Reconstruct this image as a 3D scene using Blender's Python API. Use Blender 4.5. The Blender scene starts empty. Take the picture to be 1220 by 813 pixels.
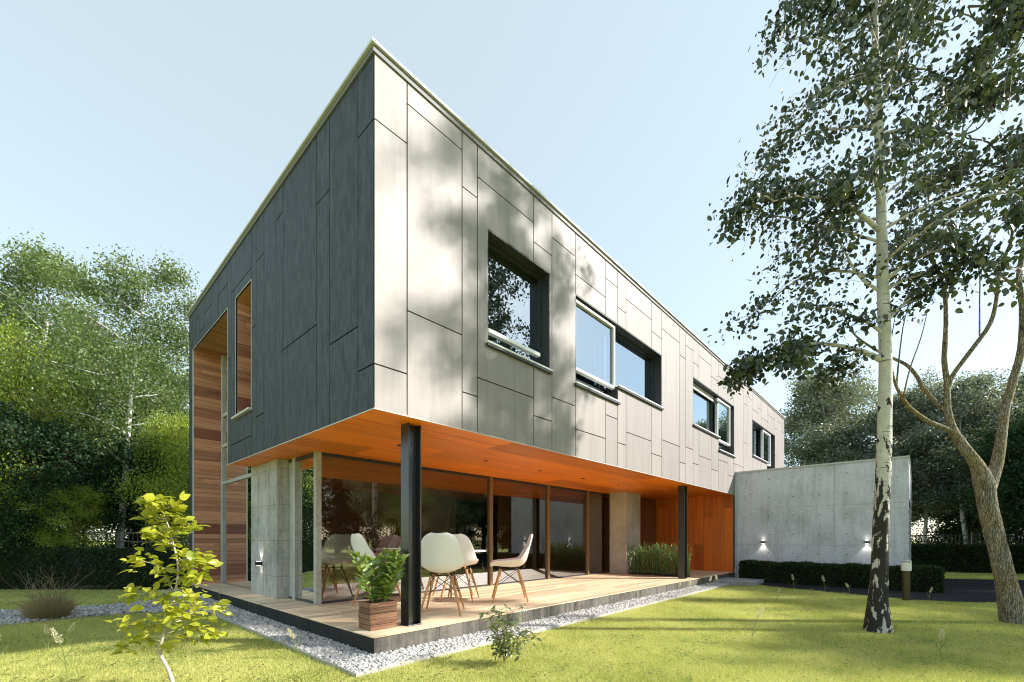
import bpy, math, random
import numpy as np
from mathutils import Vector, Matrix
S = bpy.context.scene
COL = S.collection
random.seed(7)

# ---------------------------------------------------------------- camera, sky, sun, exposure
CAM = Vector((-2.402, -4.181, 1.252))
RX = (0.678, -0.735)      # to the right of the camera, in world x, y
FW = (0.735, 0.678)       # ahead of the camera
FPX, HX, HY = 523.0, 610.0, 642.0
cd = bpy.data.cameras.new('camera'); cam = bpy.data.objects.new('camera', cd); COL.objects.link(cam)
cam.location = CAM
cam.rotation_euler = (math.radians(90), 0, math.atan2(-FW[0], FW[1]))
cd.sensor_width = 36.0; cd.lens = FPX / 1220 * 36.0
cd.shift_y = (HY - 406.5) / 1220
cd.clip_start = 0.05; cd.clip_end = 2000
S.camera = cam

SUN = Vector((1.0, -1.17, 1.0)).normalized()
W = bpy.data.worlds.new('World'); S.world = W; W.use_nodes = True
nt = W.node_tree; nt.nodes.clear()
sky = nt.nodes.new('ShaderNodeTexSky'); sky.sky_type = 'NISHITA'; sky.sun_disc = False
sky.sun_elevation = math.asin(SUN.z); sky.sun_rotation = math.atan2(SUN.x, SUN.y)
sky.altitude = 0; sky.air_density = 1.0; sky.dust_density = 0.5; sky.ozone_density = 1.2
bg = nt.nodes.new('ShaderNodeBackground'); bg.inputs[1].default_value = 0.125
wo = nt.nodes.new('ShaderNodeOutputWorld')
veil = nt.nodes.new('ShaderNodeVectorMath'); veil.operation = 'ADD'; veil.inputs[1].default_value = (2.16, 2.46, 2.22)   # thin high haze that whitens the whole sky
thin = nt.nodes.new('ShaderNodeVectorMath'); thin.operation = 'SCALE'; thin.inputs['Scale'].default_value = 0.65
nt.links.new(sky.outputs[0], thin.inputs[0]); nt.links.new(thin.outputs[0], veil.inputs[0]); nt.links.new(veil.outputs[0], bg.inputs[0]); nt.links.new(bg.outputs[0], wo.inputs[0])
sd = bpy.data.lights.new('sun', 'SUN'); so = bpy.data.objects.new('sun', sd); COL.objects.link(so)
sd.energy = 5.0; sd.angle = math.radians(1.8); sd.color = (1.0, 0.945, 0.88)
so.rotation_euler = SUN.to_track_quat('Z', 'Y').to_euler(); so.location = (20, -24, 20)
S.view_settings.view_transform = 'Standard'; S.view_settings.look = 'None'
S.view_settings.exposure = 0.92; S.view_settings.gamma = 1.0
S.render.engine = 'CYCLES'
S.cycles.use_denoising = True; S.cycles.filter_width = 1.1
S.cycles.max_bounces = 10; S.cycles.transparent_max_bounces = 16
S.cycles.diffuse_bounces = 6; S.cycles.glossy_bounces = 4
S.cycles.caustics_reflective = False; S.cycles.caustics_refractive = False
S.cycles.sample_clamp_indirect = 6.0

def at(px, b, py=None):
    """a point b metres ahead of the camera seen at column px (and row py)"""
    X = (px - HX) / FPX * b
    x = CAM.x + X * RX[0] + b * FW[0]; y = CAM.y + X * RX[1] + b * FW[1]
    z = 0.0 if py is None else CAM.z + (HY - py) / FPX * b
    return Vector((x, y, z))

# ---------------------------------------------------------------- mesh helpers
class MB:
    def __init__(s): s.v = []; s.f = []; s.m = []; s.mi = 0
    def add(s, vs, fs):
        n = len(s.v); s.v.extend([tuple(p) for p in vs])
        for f in fs: s.f.append(tuple(i + n for i in f)); s.m.append(s.mi)
        return s
    def box(s, a, b):
        x0, y0, z0 = [min(a[i], b[i]) for i in range(3)]; x1, y1, z1 = [max(a[i], b[i]) for i in range(3)]
        return s.add([(x0,y0,z0),(x1,y0,z0),(x1,y1,z0),(x0,y1,z0),(x0,y0,z1),(x1,y0,z1),(x1,y1,z1),(x0,y1,z1)],
              [(0,3,2,1),(4,5,6,7),(0,1,5,4),(1,2,6,5),(2,3,7,6),(3,0,4,7)])
    def bar(s, p, q, r0, r1=None, n=6, up=None):
        return s.tube([p, q], [r0, r0 if r1 is None else r1], n)
    def tube(s, pts, rad, n=8, cap=True, bump=0.0):
        pts = [Vector(p) for p in pts]; k = len(pts); vs = []; fs = []
        d0 = (pts[1] - pts[0]).normalized()
        u = d0.cross(Vector((0.31, 0.17, 0.93)))
        if u.length < 1e-3: u = d0.cross(Vector((1, 0, 0)))
        u.normalize()
        for i in range(k):
            d = (pts[min(i+1, k-1)] - pts[max(i-1, 0)]).normalized()
            u = (u - d * u.dot(d)).normalized(); w = d.cross(u)
            for j in range(n):
                a = 2 * math.pi * j / n
                r = rad[i] * (1 + bump * math.sin(j * 2.3 + i * 0.9) * math.cos(i * 1.7 + j))
                vs.append(pts[i] + (u * math.cos(a) + w * math.sin(a)) * r)
        for i in range(k - 1):
            for j in range(n):
                fs.append((i*n + j, i*n + (j+1) % n, (i+1)*n + (j+1) % n, (i+1)*n + j))
        if cap:
            fs.append(tuple(range(n-1, -1, -1))); fs.append(tuple((k-1)*n + j for j in range(n)))
        return s.add(vs, fs)
    def disc(s, c, r, z0, z1, n=40):
        vs = [(c[0] + r*math.cos(2*math.pi*i/n), c[1] + r*math.sin(2*math.pi*i/n), z) for z in (z0, z1) for i in range(n)]
        fs = [tuple(range(n-1, -1, -1)), tuple(range(n, 2*n))] + [(i, (i+1) % n, n + (i+1) % n, n + i) for i in range(n)]
        return s.add(vs, fs)
    def build(s, name, mats, parent=None, smooth=False, bevel=0.0):
        me = bpy.data.meshes.new(name); me.from_pydata(s.v, [], s.f)
        if not isinstance(mats, (list, tuple)): mats = [mats]
        for m in mats: me.materials.append(m)
        me.polygons.foreach_set('material_index', s.m)
        if smooth: me.polygons.foreach_set('use_smooth', [True] * len(me.polygons))
        me.update()
        o = bpy.data.objects.new(name, me); COL.objects.link(o)
        if parent is not None: o.parent = parent
        if bevel:
            b = o.modifiers.new('bevel', 'BEVEL'); b.width = bevel; b.segments = 2; b.limit_method = 'ANGLE'
        return o

def fast_mesh(name, V, F, mats, mi=None, parent=None, smooth=False):
    """V (n,3), F (m,k) arrays"""
    me = bpy.data.meshes.new(name); k = F.shape[1]
    me.vertices.add(len(V)); me.vertices.foreach_set('co', np.asarray(V, dtype=np.float32).ravel())
    me.loops.add(F.size); me.loops.foreach_set('vertex_index', F.astype(np.int32).ravel())
    me.polygons.add(len(F)); me.polygons.foreach_set('loop_start', np.arange(0, F.size, k, dtype=np.int32))
    me.polygons.foreach_set('loop_total', np.full(len(F), k, dtype=np.int32))
    if not isinstance(mats, (list, tuple)): mats = [mats]
    for m in mats: me.materials.append(m)
    if mi is not None: me.polygons.foreach_set('material_index', mi.astype(np.int32))
    if smooth: me.polygons.foreach_set('use_smooth', np.ones(len(F), dtype=bool))
    me.update(calc_edges=True); me.validate()
    o = bpy.data.objects.new(name, me); COL.objects.link(o)
    if parent is not None: o.parent = parent
    return o

def empty(name, loc=(0,0,0), rz=0.0):
    o = bpy.data.objects.new(name, None); COL.objects.link(o); o.location = loc; o.rotation_euler = (0, 0, rz)
    o.empty_display_size = 0.2
    return o
def tag(o, label, cat, group=None, kind=None):
    o['label'] = label; o['category'] = cat
    if group: o['group'] = group
    if kind: o['kind'] = kind
    return o
def copy_tree(o, parent=None):
    c = o.copy(); COL.objects.link(c)
    if parent is not None: c.parent = parent
    for ch in list(o.children): copy_tree(ch, c)
    return c

# ---------------------------------------------------------------- materials
def mat(name):
    m = bpy.data.materials.new(name); m.use_nodes = True; t = m.node_tree; t.nodes.clear()
    return m, t
def N(t, typ, **kw):
    n = t.nodes.new(typ)
    for k, v in kw.items():
        if k in n.inputs.keys() if isinstance(k, str) else False: n.inputs[k].default_value = v
        else: setattr(n, k, v)
    return n
def ramp(t, fac, stops):
    r = t.nodes.new('ShaderNodeValToRGB'); e = r.color_ramp.elements
    while len(e) < len(stops): e.new(0.5)
    for i, (p, c) in enumerate(stops): e[i].position = p; e[i].color = (*c, 1)
    t.links.new(fac, r.inputs[0]); return r.outputs[0]
def noise(t, vec, scale, detail=5, rough=0.55, dist=0.0):
    n = t.nodes.new('ShaderNodeTexNoise'); n.inputs['Scale'].default_value = scale
    n.inputs['Detail'].default_value = detail; n.inputs['Roughness'].default_value = rough
    n.inputs['Distortion'].default_value = dist
    if vec is not None: t.links.new(vec, n.inputs['Vector'])
    return n.outputs['Fac']
def coords(t, scale=(1,1,1), rot=(0,0,0), which='Object'):
    c = t.nodes.new('ShaderNodeTexCoord'); m = t.nodes.new('ShaderNodeMapping')
    m.inputs['Scale'].default_value = scale; m.inputs['Rotation'].default_value = rot
    t.links.new(c.outputs[which], m.inputs[0]); return m.outputs[0]
def mix(t, a, b, fac, typ='MIX'):
    m = t.nodes.new('ShaderNodeMix'); m.data_type = 'RGBA'; m.blend_type = typ
    for sock, v in ((m.inputs[6], a), (m.inputs[7], b)):
        if isinstance(v, (tuple, list)): sock.default_value = (*v, 1)
        else: t.links.new(v, sock)
    if isinstance(fac, (int, float)): m.inputs[0].default_value = fac
    else: t.links.new(fac, m.inputs[0])
    return m.outputs[2]
def math_(t, op, a, b=None, c=None):
    m = t.nodes.new('ShaderNodeMath'); m.operation = op
    for i, v in enumerate((a, b, c)):
        if v is None: continue
        if isinstance(v, (int, float)): m.inputs[i].default_value = v
        else: t.links.new(v, m.inputs[i])
    return m.outputs[0]
def principled(t, col, rough=0.6, bump=None, bstr=0.3, bdist=0.01, metal=0.0, spec=0.5, coat=0.0):
    p = t.nodes.new('ShaderNodeBsdfPrincipled')
    if isinstance(col, (tuple, list)): p.inputs['Base Color'].default_value = (*col, 1)
    else: t.links.new(col, p.inputs['Base Color'])
    if isinstance(rough, (int, float)): p.inputs['Roughness'].default_value = rough
    else: t.links.new(rough, p.inputs['Roughness'])
    p.inputs['Metallic'].default_value = metal; p.inputs['Specular IOR Level'].default_value = spec
    p.inputs['Coat Weight'].default_value = coat
    if bump is not None:
        b = t.nodes.new('ShaderNodeBump'); b.inputs['Strength'].default_value = bstr; b.inputs['Distance'].default_value = bdist
        t.links.new(bump, b.inputs['Height']); t.links.new(b.outputs[0], p.inputs['Normal'])
    return p
def out(t, sh):
    o = t.nodes.new('ShaderNodeOutputMaterial'); t.links.new(sh.outputs[0] if hasattr(sh, 'outputs') else sh, o.inputs[0])

def simple(name, col, rough=0.5, metal=0.0, var=0.12, scale=6, bstr=0.1, spec=0.5):
    m, t = mat(name); v = coords(t)
    n = noise(t, v, scale, 6)
    c = mix(t, tuple(x * (1 - var) for x in col), tuple(min(1, x * (1 + var)) for x in col), n)
    out(t, principled(t, c, rough, noise(t, v, scale * 20, 3), bstr, 0.002, metal, spec)); return m

def ramp_f(t, v, a, b):
    m = t.nodes.new('ShaderNodeMapRange'); m.inputs[1].default_value = a; m.inputs[2].default_value = b
    t.links.new(v, m.inputs[0]); return m.outputs[0]

def wood(name, dark, mid, light, axis, board=0.12, across='z', rough=0.5, line=0.9, grain=1.0, spec=0.4, bands=0.0):
    """axis: along the grain; across: direction in which boards are laid side by side"""
    m, t = mat(name)
    sc = {'x': [60*grain]*3, 'y': [60*grain]*3, 'z': [60*grain]*3}[axis]
    sc['xyz'.index(axis)] = 1.6 * grain
    tc = t.nodes.new('ShaderNodeTexCoord'); sep = t.nodes.new('ShaderNodeSeparateXYZ'); t.links.new(tc.outputs['Object'], sep.inputs[0])
    ac = sep.outputs['XYZ'.index(across.upper())]
    bi = math_(t, 'DIVIDE', ac, board); fl = math_(t, 'FLOOR', bi); fr = math_(t, 'FRACT', bi)
    al = sep.outputs['XYZ'.index(axis.upper())]
    wn = t.nodes.new('ShaderNodeTexWhiteNoise'); wn.noise_dimensions = '1D'; t.links.new(fl, wn.inputs['W'])
    seg = math_(t, 'FLOOR', math_(t, 'ADD', math_(t, 'DIVIDE', al, 2.4), math_(t, 'MULTIPLY', wn.outputs['Value'], 7.0)))
    wn2 = t.nodes.new('ShaderNodeTexWhiteNoise'); wn2.noise_dimensions = '2D'
    cb = t.nodes.new('ShaderNodeCombineXYZ'); t.links.new(fl, cb.inputs[0]); t.links.new(seg, cb.inputs[1]); t.links.new(cb.outputs[0], wn2.inputs['Vector'])
    mp = t.nodes.new('ShaderNodeMapping'); mp.inputs['Scale'].default_value = sc
    off = t.nodes.new('ShaderNodeVectorMath'); off.operation = 'SCALE'; t.links.new(wn2.outputs['Color'], off.inputs[0]); off.inputs['Scale'].default_value = 9.0
    ad = t.nodes.new('ShaderNodeVectorMath'); ad.operation = 'ADD'; t.links.new(tc.outputs['Object'], ad.inputs[0]); t.links.new(off.outputs[0], ad.inputs[1])
    t.links.new(ad.outputs[0], mp.inputs[0])
    g = noise(t, mp.outputs[0], 1.0, 6, 0.6, 0.6)
    c = ramp(t, g, [(0.25, dark), (0.5, mid), (0.75, light)])
    tone = math_(t, 'ADD', math_(t, 'MULTIPLY', wn2.outputs['Value'], 0.5), 0.72)
    vm = t.nodes.new('ShaderNodeVectorMath'); vm.operation = 'SCALE'; t.links.new(c, vm.inputs[0]); t.links.new(tone, vm.inputs['Scale'])
    if bands:
        bn = t.nodes.new('ShaderNodeTexWhiteNoise'); bn.noise_dimensions = '1D'; t.links.new(math_(t, 'FLOOR', math_(t, 'ADD', math_(t, 'DIVIDE', ac, board*2.3), 0.37)), bn.inputs['W'])
        bf = math_(t, 'MULTIPLY', ramp_f(t, bn.outputs['Value'], 0.70, 0.90), bands)
        dk = t.nodes.new('ShaderNodeVectorMath'); dk.operation = 'MULTIPLY'; t.links.new(vm.outputs[0], dk.inputs[0]); dk.inputs[1].default_value = (0.42, 0.27, 0.28)
        vsrc = mix(t, vm.outputs[0], dk.outputs[0], bf)
    else: vsrc = vm.outputs[0]
    edge = math_(t, 'MINIMUM', fr, math_(t, 'SUBTRACT', 1.0, fr))
    gap = math_(t, 'LESS_THAN', edge, 0.0025 / board)
    c2 = mix(t, vsrc, tuple(x * 0.25 for x in dark), math_(t, 'MULTIPLY', gap, line))
    bh = math_(t, 'SUBTRACT', math_(t, 'MULTIPLY', g, 0.3), gap)
    out(t, principled(t, c2, rough, bh, 0.4, 0.003, 0, spec)); return m

def concrete(name, dark, light, holes=None, rough=0.85, streak=0.5, seam=None, plane='yz'):
    m, t = mat(name)
    tc = t.nodes.new('ShaderNodeTexCoord'); sep = t.nodes.new('ShaderNodeSeparateXYZ'); t.links.new(tc.outputs['Object'], sep.inputs[0])
    v = tc.outputs['Object']
    n1 = noise(t, v, 1.3, 8, 0.65); n2 = noise(t, v, 14, 6, 0.6)
    st = coords(t, (5, 5, 0.5)); n3 = noise(t, st, 1.6, 6, 0.6)
    f = math_(t, 'ADD', math_(t, 'MULTIPLY', n1, 0.5), math_(t, 'MULTIPLY', n2, 0.25))
    f = math_(t, 'ADD', f, math_(t, 'MULTIPLY', n3, streak * 0.5))
    f = math_(t, 'MULTIPLY', f, 0.50/(0.375 + 0.25*streak))
    c = ramp(t, f, [(0.38, dark), (0.53, light), (0.68, tuple(min(1, x*1.18) for x in light))])
    # pores
    po = t.nodes.new('ShaderNodeTexVoronoi'); po.inputs['Scale'].default_value = 26; t.links.new(v, po.inputs['Vector'])
    pm = math_(t, 'MULTIPLY', math_(t, 'LESS_THAN', po.outputs['Distance'], 0.13), math_(t, 'GREATER_THAN', n1, 0.47))
    c = mix(t, c, tuple(x*0.5 for x in dark), math_(t, 'MULTIPLY', pm, 0.55))
    # darker run-down stains
    st2 = noise(t, coords(t, (7, 7, 0.35)), 1.0, 4, 0.7)
    c = mix(t, c, tuple(x*0.62 for x in dark), math_(t, 'MULTIPLY', ramp_f(t, st2, 0.58, 0.72), streak * 0.7))
    A = sep.outputs['XYZ'.index(plane[0].upper())]; Z = sep.outputs['Z']
    hgt = math_(t, 'MULTIPLY', n2, 0.4)
    if seam:
        for src, step in ((A, seam[0]), (Z, seam[1])):
            if not step: continue
            fr = math_(t, 'FRACT', math_(t, 'ADD', math_(t, 'DIVIDE', src, step), 0.03))
            e = math_(t, 'LESS_THAN', math_(t, 'MINIMUM', fr, math_(t, 'SUBTRACT', 1.0, fr)), 0.004 / step)
            c = mix(t, c, tuple(x*0.55 for x in dark), math_(t, 'MULTIPLY', e, 0.6)); hgt = math_(t, 'SUBTRACT', hgt, math_(t, 'MULTIPLY', e, 0.6))
    if holes:
        fa = math_(t, 'SUBTRACT', math_(t, 'FRACT', math_(t, 'DIVIDE', A, holes[0])), 0.5)
        fz = math_(t, 'SUBTRACT', math_(t, 'FRACT', math_(t, 'DIVIDE', Z, holes[1])), 0.5)
        da = math_(t, 'MULTIPLY', fa, holes[0]); dz = math_(t, 'MULTIPLY', fz, holes[1])
        d = math_(t, 'SQRT', math_(t, 'ADD', math_(t, 'POWER', math_(t, 'ABSOLUTE', da), 2.0), math_(t, 'POWER', math_(t, 'ABSOLUTE', dz), 2.0)))
        h = math_(t, 'LESS_THAN', d, 0.016)
        c = mix(t, c, (0.02, 0.02, 0.02), math_(t, 'MULTIPLY', h, 0.8)); hgt = math_(t, 'SUBTRACT', hgt, h)
    out(t, principled(t, c, rough, hgt, 0.5, 0.004, 0, 0.3)); return m
def leaf_mat(name, a, b, trans=0.35, rough=0.45, gloss=0.06, tcol=None):
    m, t = mat(name)
    g = t.nodes.new('ShaderNodeNewGeometry')
    c = ramp(t, g.outputs['Random Per Island'], [(0.0, a), (1.0, b)])
    d = t.nodes.new('ShaderNodeBsdfDiffuse'); t.links.new(c, d.inputs[0])
    tr = t.nodes.new('ShaderNodeBsdfTranslucent')
    tc = mix(t, c, tcol or (min(1, b[0]*1.8), min(1, b[1]*1.6), b[2]*0.8), 0.6); t.links.new(tc, tr.inputs[0])
    ms = t.nodes.new('ShaderNodeMixShader'); ms.inputs[0].default_value = trans
    t.links.new(d.outputs[0], ms.inputs[1]); t.links.new(tr.outputs[0], ms.inputs[2])
    gl = t.nodes.new('ShaderNodeBsdfGlossy'); gl.inputs['Roughness'].default_value = rough
    m2 = t.nodes.new('ShaderNodeMixShader'); m2.inputs[0].default_value = gloss
    t.links.new(ms.outputs[0], m2.inputs[1]); t.links.new(gl.outputs[0], m2.inputs[2])
    out(t, m2); return m

def glass(name, base, ior, tint, refl_col=(0.9, 0.95, 1.0)):
    m, t = mat(name)
    fr = t.nodes.new('ShaderNodeFresnel'); fr.inputs[0].default_value = ior
    fac = math_(t, 'MINIMUM', math_(t, 'ADD', math_(t, 'MULTIPLY', fr.outputs[0], 1.5), base), 1.0)
    tr = t.nodes.new('ShaderNodeBsdfTransparent'); tr.inputs[0].default_value = (*tint, 1)
    gl = t.nodes.new('ShaderNodeBsdfGlossy'); gl.inputs['Roughness'].default_value = 0.0; gl.inputs[0].default_value = (*refl_col, 1)
    ms = t.nodes.new('ShaderNodeMixShader'); t.links.new(fac, ms.inputs[0])
    t.links.new(tr.outputs[0], ms.inputs[1]); t.links.new(gl.outputs[0], ms.inputs[2]); out(t, ms); return m

def bark(name, base, dark, patch_lo, patch_hi, rough=0.8):
    """pale bark with dark torn patches that grow towards the foot"""
    m, t = mat(name)
    tc = t.nodes.new('ShaderNodeTexCoord'); sep = t.nodes.new('ShaderNodeSeparateXYZ'); t.links.new(tc.outputs['Object'], sep.inputs[0])
    v1 = coords(t, (7, 7, 2.6)); n1 = noise(t, v1, 1.6, 7, 0.62, 0.5)
    v2 = coords(t, (2.2, 2.2, 22)); n2 = noise(t, v2, 1.5, 3, 0.5)
    z = sep.outputs['Z']
    mr = t.nodes.new('ShaderNodeMapRange'); mr.inputs[1].default_value = patch_lo; mr.inputs[2].default_value = patch_hi
    mr.inputs[3].default_value = 0.445; mr.inputs[4].default_value = 0.70; t.links.new(z, mr.inputs[0])
    p = math_(t, 'GREATER_THAN', n1, mr.outputs[0])
    l = math_(t, 'GREATER_THAN', n2, 0.645)
    c0 = ramp(t, noise(t, coords(t, (3, 3, 3)), 2.2, 6), [(0.3, tuple(x*0.72 for x in base)), (0.7, base)])
    c1 = mix(t, c0, dark, math_(t, 'MULTIPLY', l, 0.75)); c2 = mix(t, c1, dark, p)
    h = math_(t, 'ADD', n1, math_(t, 'MULTIPLY', n2, 0.4))
    out(t, principled(t, c2, rough, h, 0.8, 0.02, 0, 0.25)); return m
def rough_bark(name, dark, mid, light, sc=1.0):
    m, t = mat(name)
    v = coords(t, (16*sc, 16*sc, 3.5*sc)); n = noise(t, v, 1.0, 8, 0.7, 1.2)
    vo = t.nodes.new('ShaderNodeTexVoronoi'); vo.feature = 'DISTANCE_TO_EDGE'; vo.inputs['Scale'].default_value = 3.2; t.links.new(v, vo.inputs['Vector'])
    big = noise(t, coords(t), 1.4, 4)
    c = ramp(t, n, [(0.3, dark), (0.52, mid), (0.75, light)])
    c = mix(t, c, (0.32, 0.23, 0.075), ramp_f(t, big, 0.45, 0.75))
    cr = ramp_f(t, vo.outputs['Distance'], 0.0, 0.12)
    c = mix(t, c, dark, math_(t, 'MULTIPLY', math_(t, 'SUBTRACT', 1.0, cr), 0.45))
    out(t, principled(t, c, 0.9, math_(t, 'ADD', n, cr), 1.0, 0.02, 0, 0.2)); return m

# cladding
def cladding(name, a, b, grain, rough, msc=(9, 9, 0.7)):
    m, t = mat(name)
    g = t.nodes.new('ShaderNodeNewGeometry')
    n = noise(t, coords(t, msc), grain, 8, 0.68, 0.4)
    c = ramp(t, n, [(0.36, a), (0.64, b)])
    k = math_(t, 'ADD', math_(t, 'MULTIPLY', g.outputs['Random Per Island'], 0.13), 0.93)
    vm = t.nodes.new('ShaderNodeVectorMath'); vm.operation = 'SCALE'; t.links.new(c, vm.inputs[0]); t.links.new(k, vm.inputs['Scale'])
    out(t, principled(t, vm.outputs[0], rough, n, 0.15, 0.002, 0, 0.4)); return m
M = {}
M['panel_cream'] = cladding('cream fibre panel', (0.250, 0.227, 0.209), (0.296, 0.270, 0.251), 0.8, 0.55)
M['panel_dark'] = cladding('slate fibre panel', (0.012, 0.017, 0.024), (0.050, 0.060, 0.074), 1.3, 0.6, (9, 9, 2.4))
M['backing'] = simple('dark membrane', (0.012, 0.012, 0.013), 0.9)
M['coping'] = simple('pale metal coping', (0.52, 0.52, 0.52), 0.45, 0.0, 0.05)
M['soffit'] = wood('orange soffit plywood', (0.46, 0.085, 0.006), (0.88, 0.215, 0.010), (0.94, 0.31, 0.024), 'x', 0.62, 'y', 0.4, 0.5, 0.35)
M['timber_wall'] = wood('orange wall boards', (0.46, 0.09, 0.013), (0.62, 0.145, 0.018), (0.74, 0.21, 0.03), 'z', 0.30, 'y', 0.45, 0.7, 0.35)
M['deck'] = wood('oiled oak deck', (0.64, 0.47, 0.28), (0.77, 0.61, 0.40), (0.84, 0.71, 0.52), 'x', 0.145, 'y', 0.42, 0.55, 0.5)
M['cedar'] = wood('cedar boards', (0.27, 0.105, 0.06), (0.50, 0.235, 0.135), (0.62, 0.36, 0.23), 'x', 0.105, 'z', 0.5, 0.8, 0.45, bands=0.85)
M['cedar_y'] = wood('cedar ceiling boards', (0.20, 0.075, 0.03), (0.42, 0.19, 0.09), (0.56, 0.30, 0.16), 'x', 0.13, 'y', 0.5, 0.8, 0.45)
M['concrete'] = concrete('board marked concrete', (0.19, 0.19, 0.175), (0.44, 0.44, 0.42), None, streak=0.9, seam=(0, 0.62), plane='yz')
M['garage_concrete'] = concrete('cast wall concrete', (0.41, 0.43, 0.475), (0.61, 0.635, 0.71), (0.62, 0.55), streak=0.5, seam=(1.24, 1.10), plane='yz')
M['pier_concrete'] = concrete('pier concrete', (0.36, 0.33, 0.27), (0.50, 0.47, 0.41), (0.45, 0.62), streak=0.3, plane='xz')
M['plinth_painted_shade'] = concrete('plinth concrete with painted shade', (0.010, 0.011, 0.011), (0.026, 0.028, 0.027), None, streak=0.6)  # same plinth concrete, the short side's shade put into its colour
M['plinth'] = concrete('weathered plinth concrete', (0.022, 0.020, 0.017), (0.155, 0.142, 0.118), None, streak=1.3)
M['steel'] = simple('black painted steel', (0.018, 0.019, 0.02), 0.28, 0.0, 0.2, 4, 0.05, 0.6)
M['frame_dark'] = simple('anthracite window metal', (0.035, 0.038, 0.04), 0.4, 0.0, 0.15)
M['frame_white'] = simple('white window lacquer', (0.72, 0.73, 0.73), 0.35, 0.0, 0.03)
M['frame_grey'] = concrete('galvanised frame', (0.28, 0.29, 0.27), (0.44, 0.45, 0.42), None, 0.55, 0.5)
M['mullion'] = simple('bronze brown post', (0.20, 0.125, 0.06), 0.42, 0.0, 0.25, 8)
M['glass_low'] = glass('terrace glass', 0.15, 1.5, (0.66, 0.64, 0.58), (0.95, 0.95, 0.95))
M['glass_win'] = glass('window glass', 0.42, 1.5, (0.42, 0.46, 0.46), (0.62, 0.73, 0.80))
M['white_plaster'] = simple('interior plaster', (0.62, 0.60, 0.56), 0.8)
M['dark_plaster'] = simple('dark interior plaster', (0.26, 0.14, 0.08), 0.8)
M['blind'] = simple('pale blind', (0.50, 0.49, 0.43), 0.7)
M['shell'] = simple('white moulded plastic', (0.84, 0.81, 0.79), 0.32, 0, 0.02, 3, 0.0)
M['beech'] = wood('turned beech', (0.42, 0.20, 0.07), (0.55, 0.29, 0.12), (0.64, 0.36, 0.17), 'z', 5.0, 'y', 0.45, 0.0, 0.6)
M['wire'] = simple('black wire', (0.02, 0.02, 0.02), 0.35, 0.6)
M['asphalt'] = simple('asphalt', (0.026, 0.028, 0.033), 0.95, 0, 0.3, 40, 0.6, spec=0.05)
M['slab'] = concrete('step slab concrete', (0.22, 0.23, 0.24), (0.32, 0.335, 0.35), None, streak=0.1)
M['edge_strip'] = simple('gravel edge strip', (0.40, 0.39, 0.36), 0.7)
M['soil'] = simple('dark soil', (0.035, 0.026, 0.018), 0.95, 0, 0.4, 30, 0.8)
def emit(name, col, st):
    m, t = mat(name); e = t.nodes.new('ShaderNodeEmission'); e.inputs[0].default_value = (*col, 1); e.inputs[1].default_value = st; out(t, e); return m
M['lamp'] = emit('lamp lens', (1.0, 0.93, 0.78), 5.0)
M['opal'] = simple('opal diffuser', (0.75, 0.74, 0.70), 0.4, 0, 0.02)
M['birch_bark'] = bark('birch bark', (0.56, 0.545, 0.48), (0.030, 0.026, 0.022), 0.9, 4.6)
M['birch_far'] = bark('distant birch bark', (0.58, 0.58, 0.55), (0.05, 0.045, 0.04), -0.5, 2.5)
M['bark'] = rough_bark('plane tree bark', (0.07, 0.058, 0.040), (0.32, 0.285, 0.21), (0.52, 0.485, 0.40))
M['bark_dark'] = rough_bark('dark bark', (0.03, 0.025, 0.02), (0.08, 0.065, 0.05), (0.13, 0.11, 0.09))
M['leaf_birch'] = leaf_mat('birch leaf', (0.012, 0.026, 0.014), (0.050, 0.078, 0.034), 0.22, 0.35, 0.07)
M['leaf_right'] = leaf_mat('broad leaf', (0.014, 0.028, 0.015), (0.055, 0.082, 0.034), 0.20, 0.35, 0.08)
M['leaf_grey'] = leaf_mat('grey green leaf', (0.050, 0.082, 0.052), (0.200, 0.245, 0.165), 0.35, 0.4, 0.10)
M['leaf_mid'] = leaf_mat('mid green leaf', (0.030, 0.062, 0.018), (0.19, 0.27, 0.095), 0.42, 0.4, 0.04)
M['leaf_lime'] = leaf_mat('yellow green leaf', (0.13, 0.20, 0.025), (0.36, 0.45, 0.07), 0.45, 0.4, 0.03)
M['leaf_dark'] = leaf_mat('dark evergreen leaf', (0.012, 0.034, 0.016), (0.040, 0.082, 0.034), 0.25, 0.5, 0.015)
M['leaf_hedge'] = leaf_mat('clipped hedge leaf', (0.012, 0.026, 0.010), (0.050, 0.085, 0.030), 0.25, 0.5, 0.02)
M['leaf_young'] = leaf_mat('golden young leaf', (0.20, 0.26, 0.02), (0.50, 0.49, 0.05), 0.42, 0.35, 0.05, (0.75, 0.75, 0.06))
M['leaf_pot'] = leaf_mat('glossy laurel leaf', (0.09, 0.17, 0.03), (0.26, 0.36, 0.08), 0.3, 0.3, 0.10)
M['leaf_bamboo'] = leaf_mat('narrow upright leaf', (0.03, 0.075, 0.018), (0.13, 0.20, 0.05), 0.3, 0.4, 0.05)
M['leaf_shrub'] = leaf_mat('shrub leaf', (0.05, 0.09, 0.03), (0.20, 0.25, 0.08), 0.4, 0.35, 0.10)
M['twig'] = simple('dry twig', (0.24, 0.19, 0.13), 0.85, 0, 0.3)
M['twig_grey'] = simple('pale young bark', (0.42, 0.38, 0.32), 0.8, 0, 0.25, 30)
M['straw'] = leaf_mat('dry straw', (0.24, 0.20, 0.11), (0.42, 0.36, 0.22), 0.3, 0.6, 0.02)
M['plume'] = leaf_mat('cream seed head', (0.55, 0.50, 0.36), (0.75, 0.70, 0.55), 0.4, 0.6, 0.02)
M['stalk'] = simple('green stalk', (0.16, 0.22, 0.06), 0.6)
M['core'] = simple('hedge core', (0.010, 0.014, 0.008), 1.0)

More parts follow.
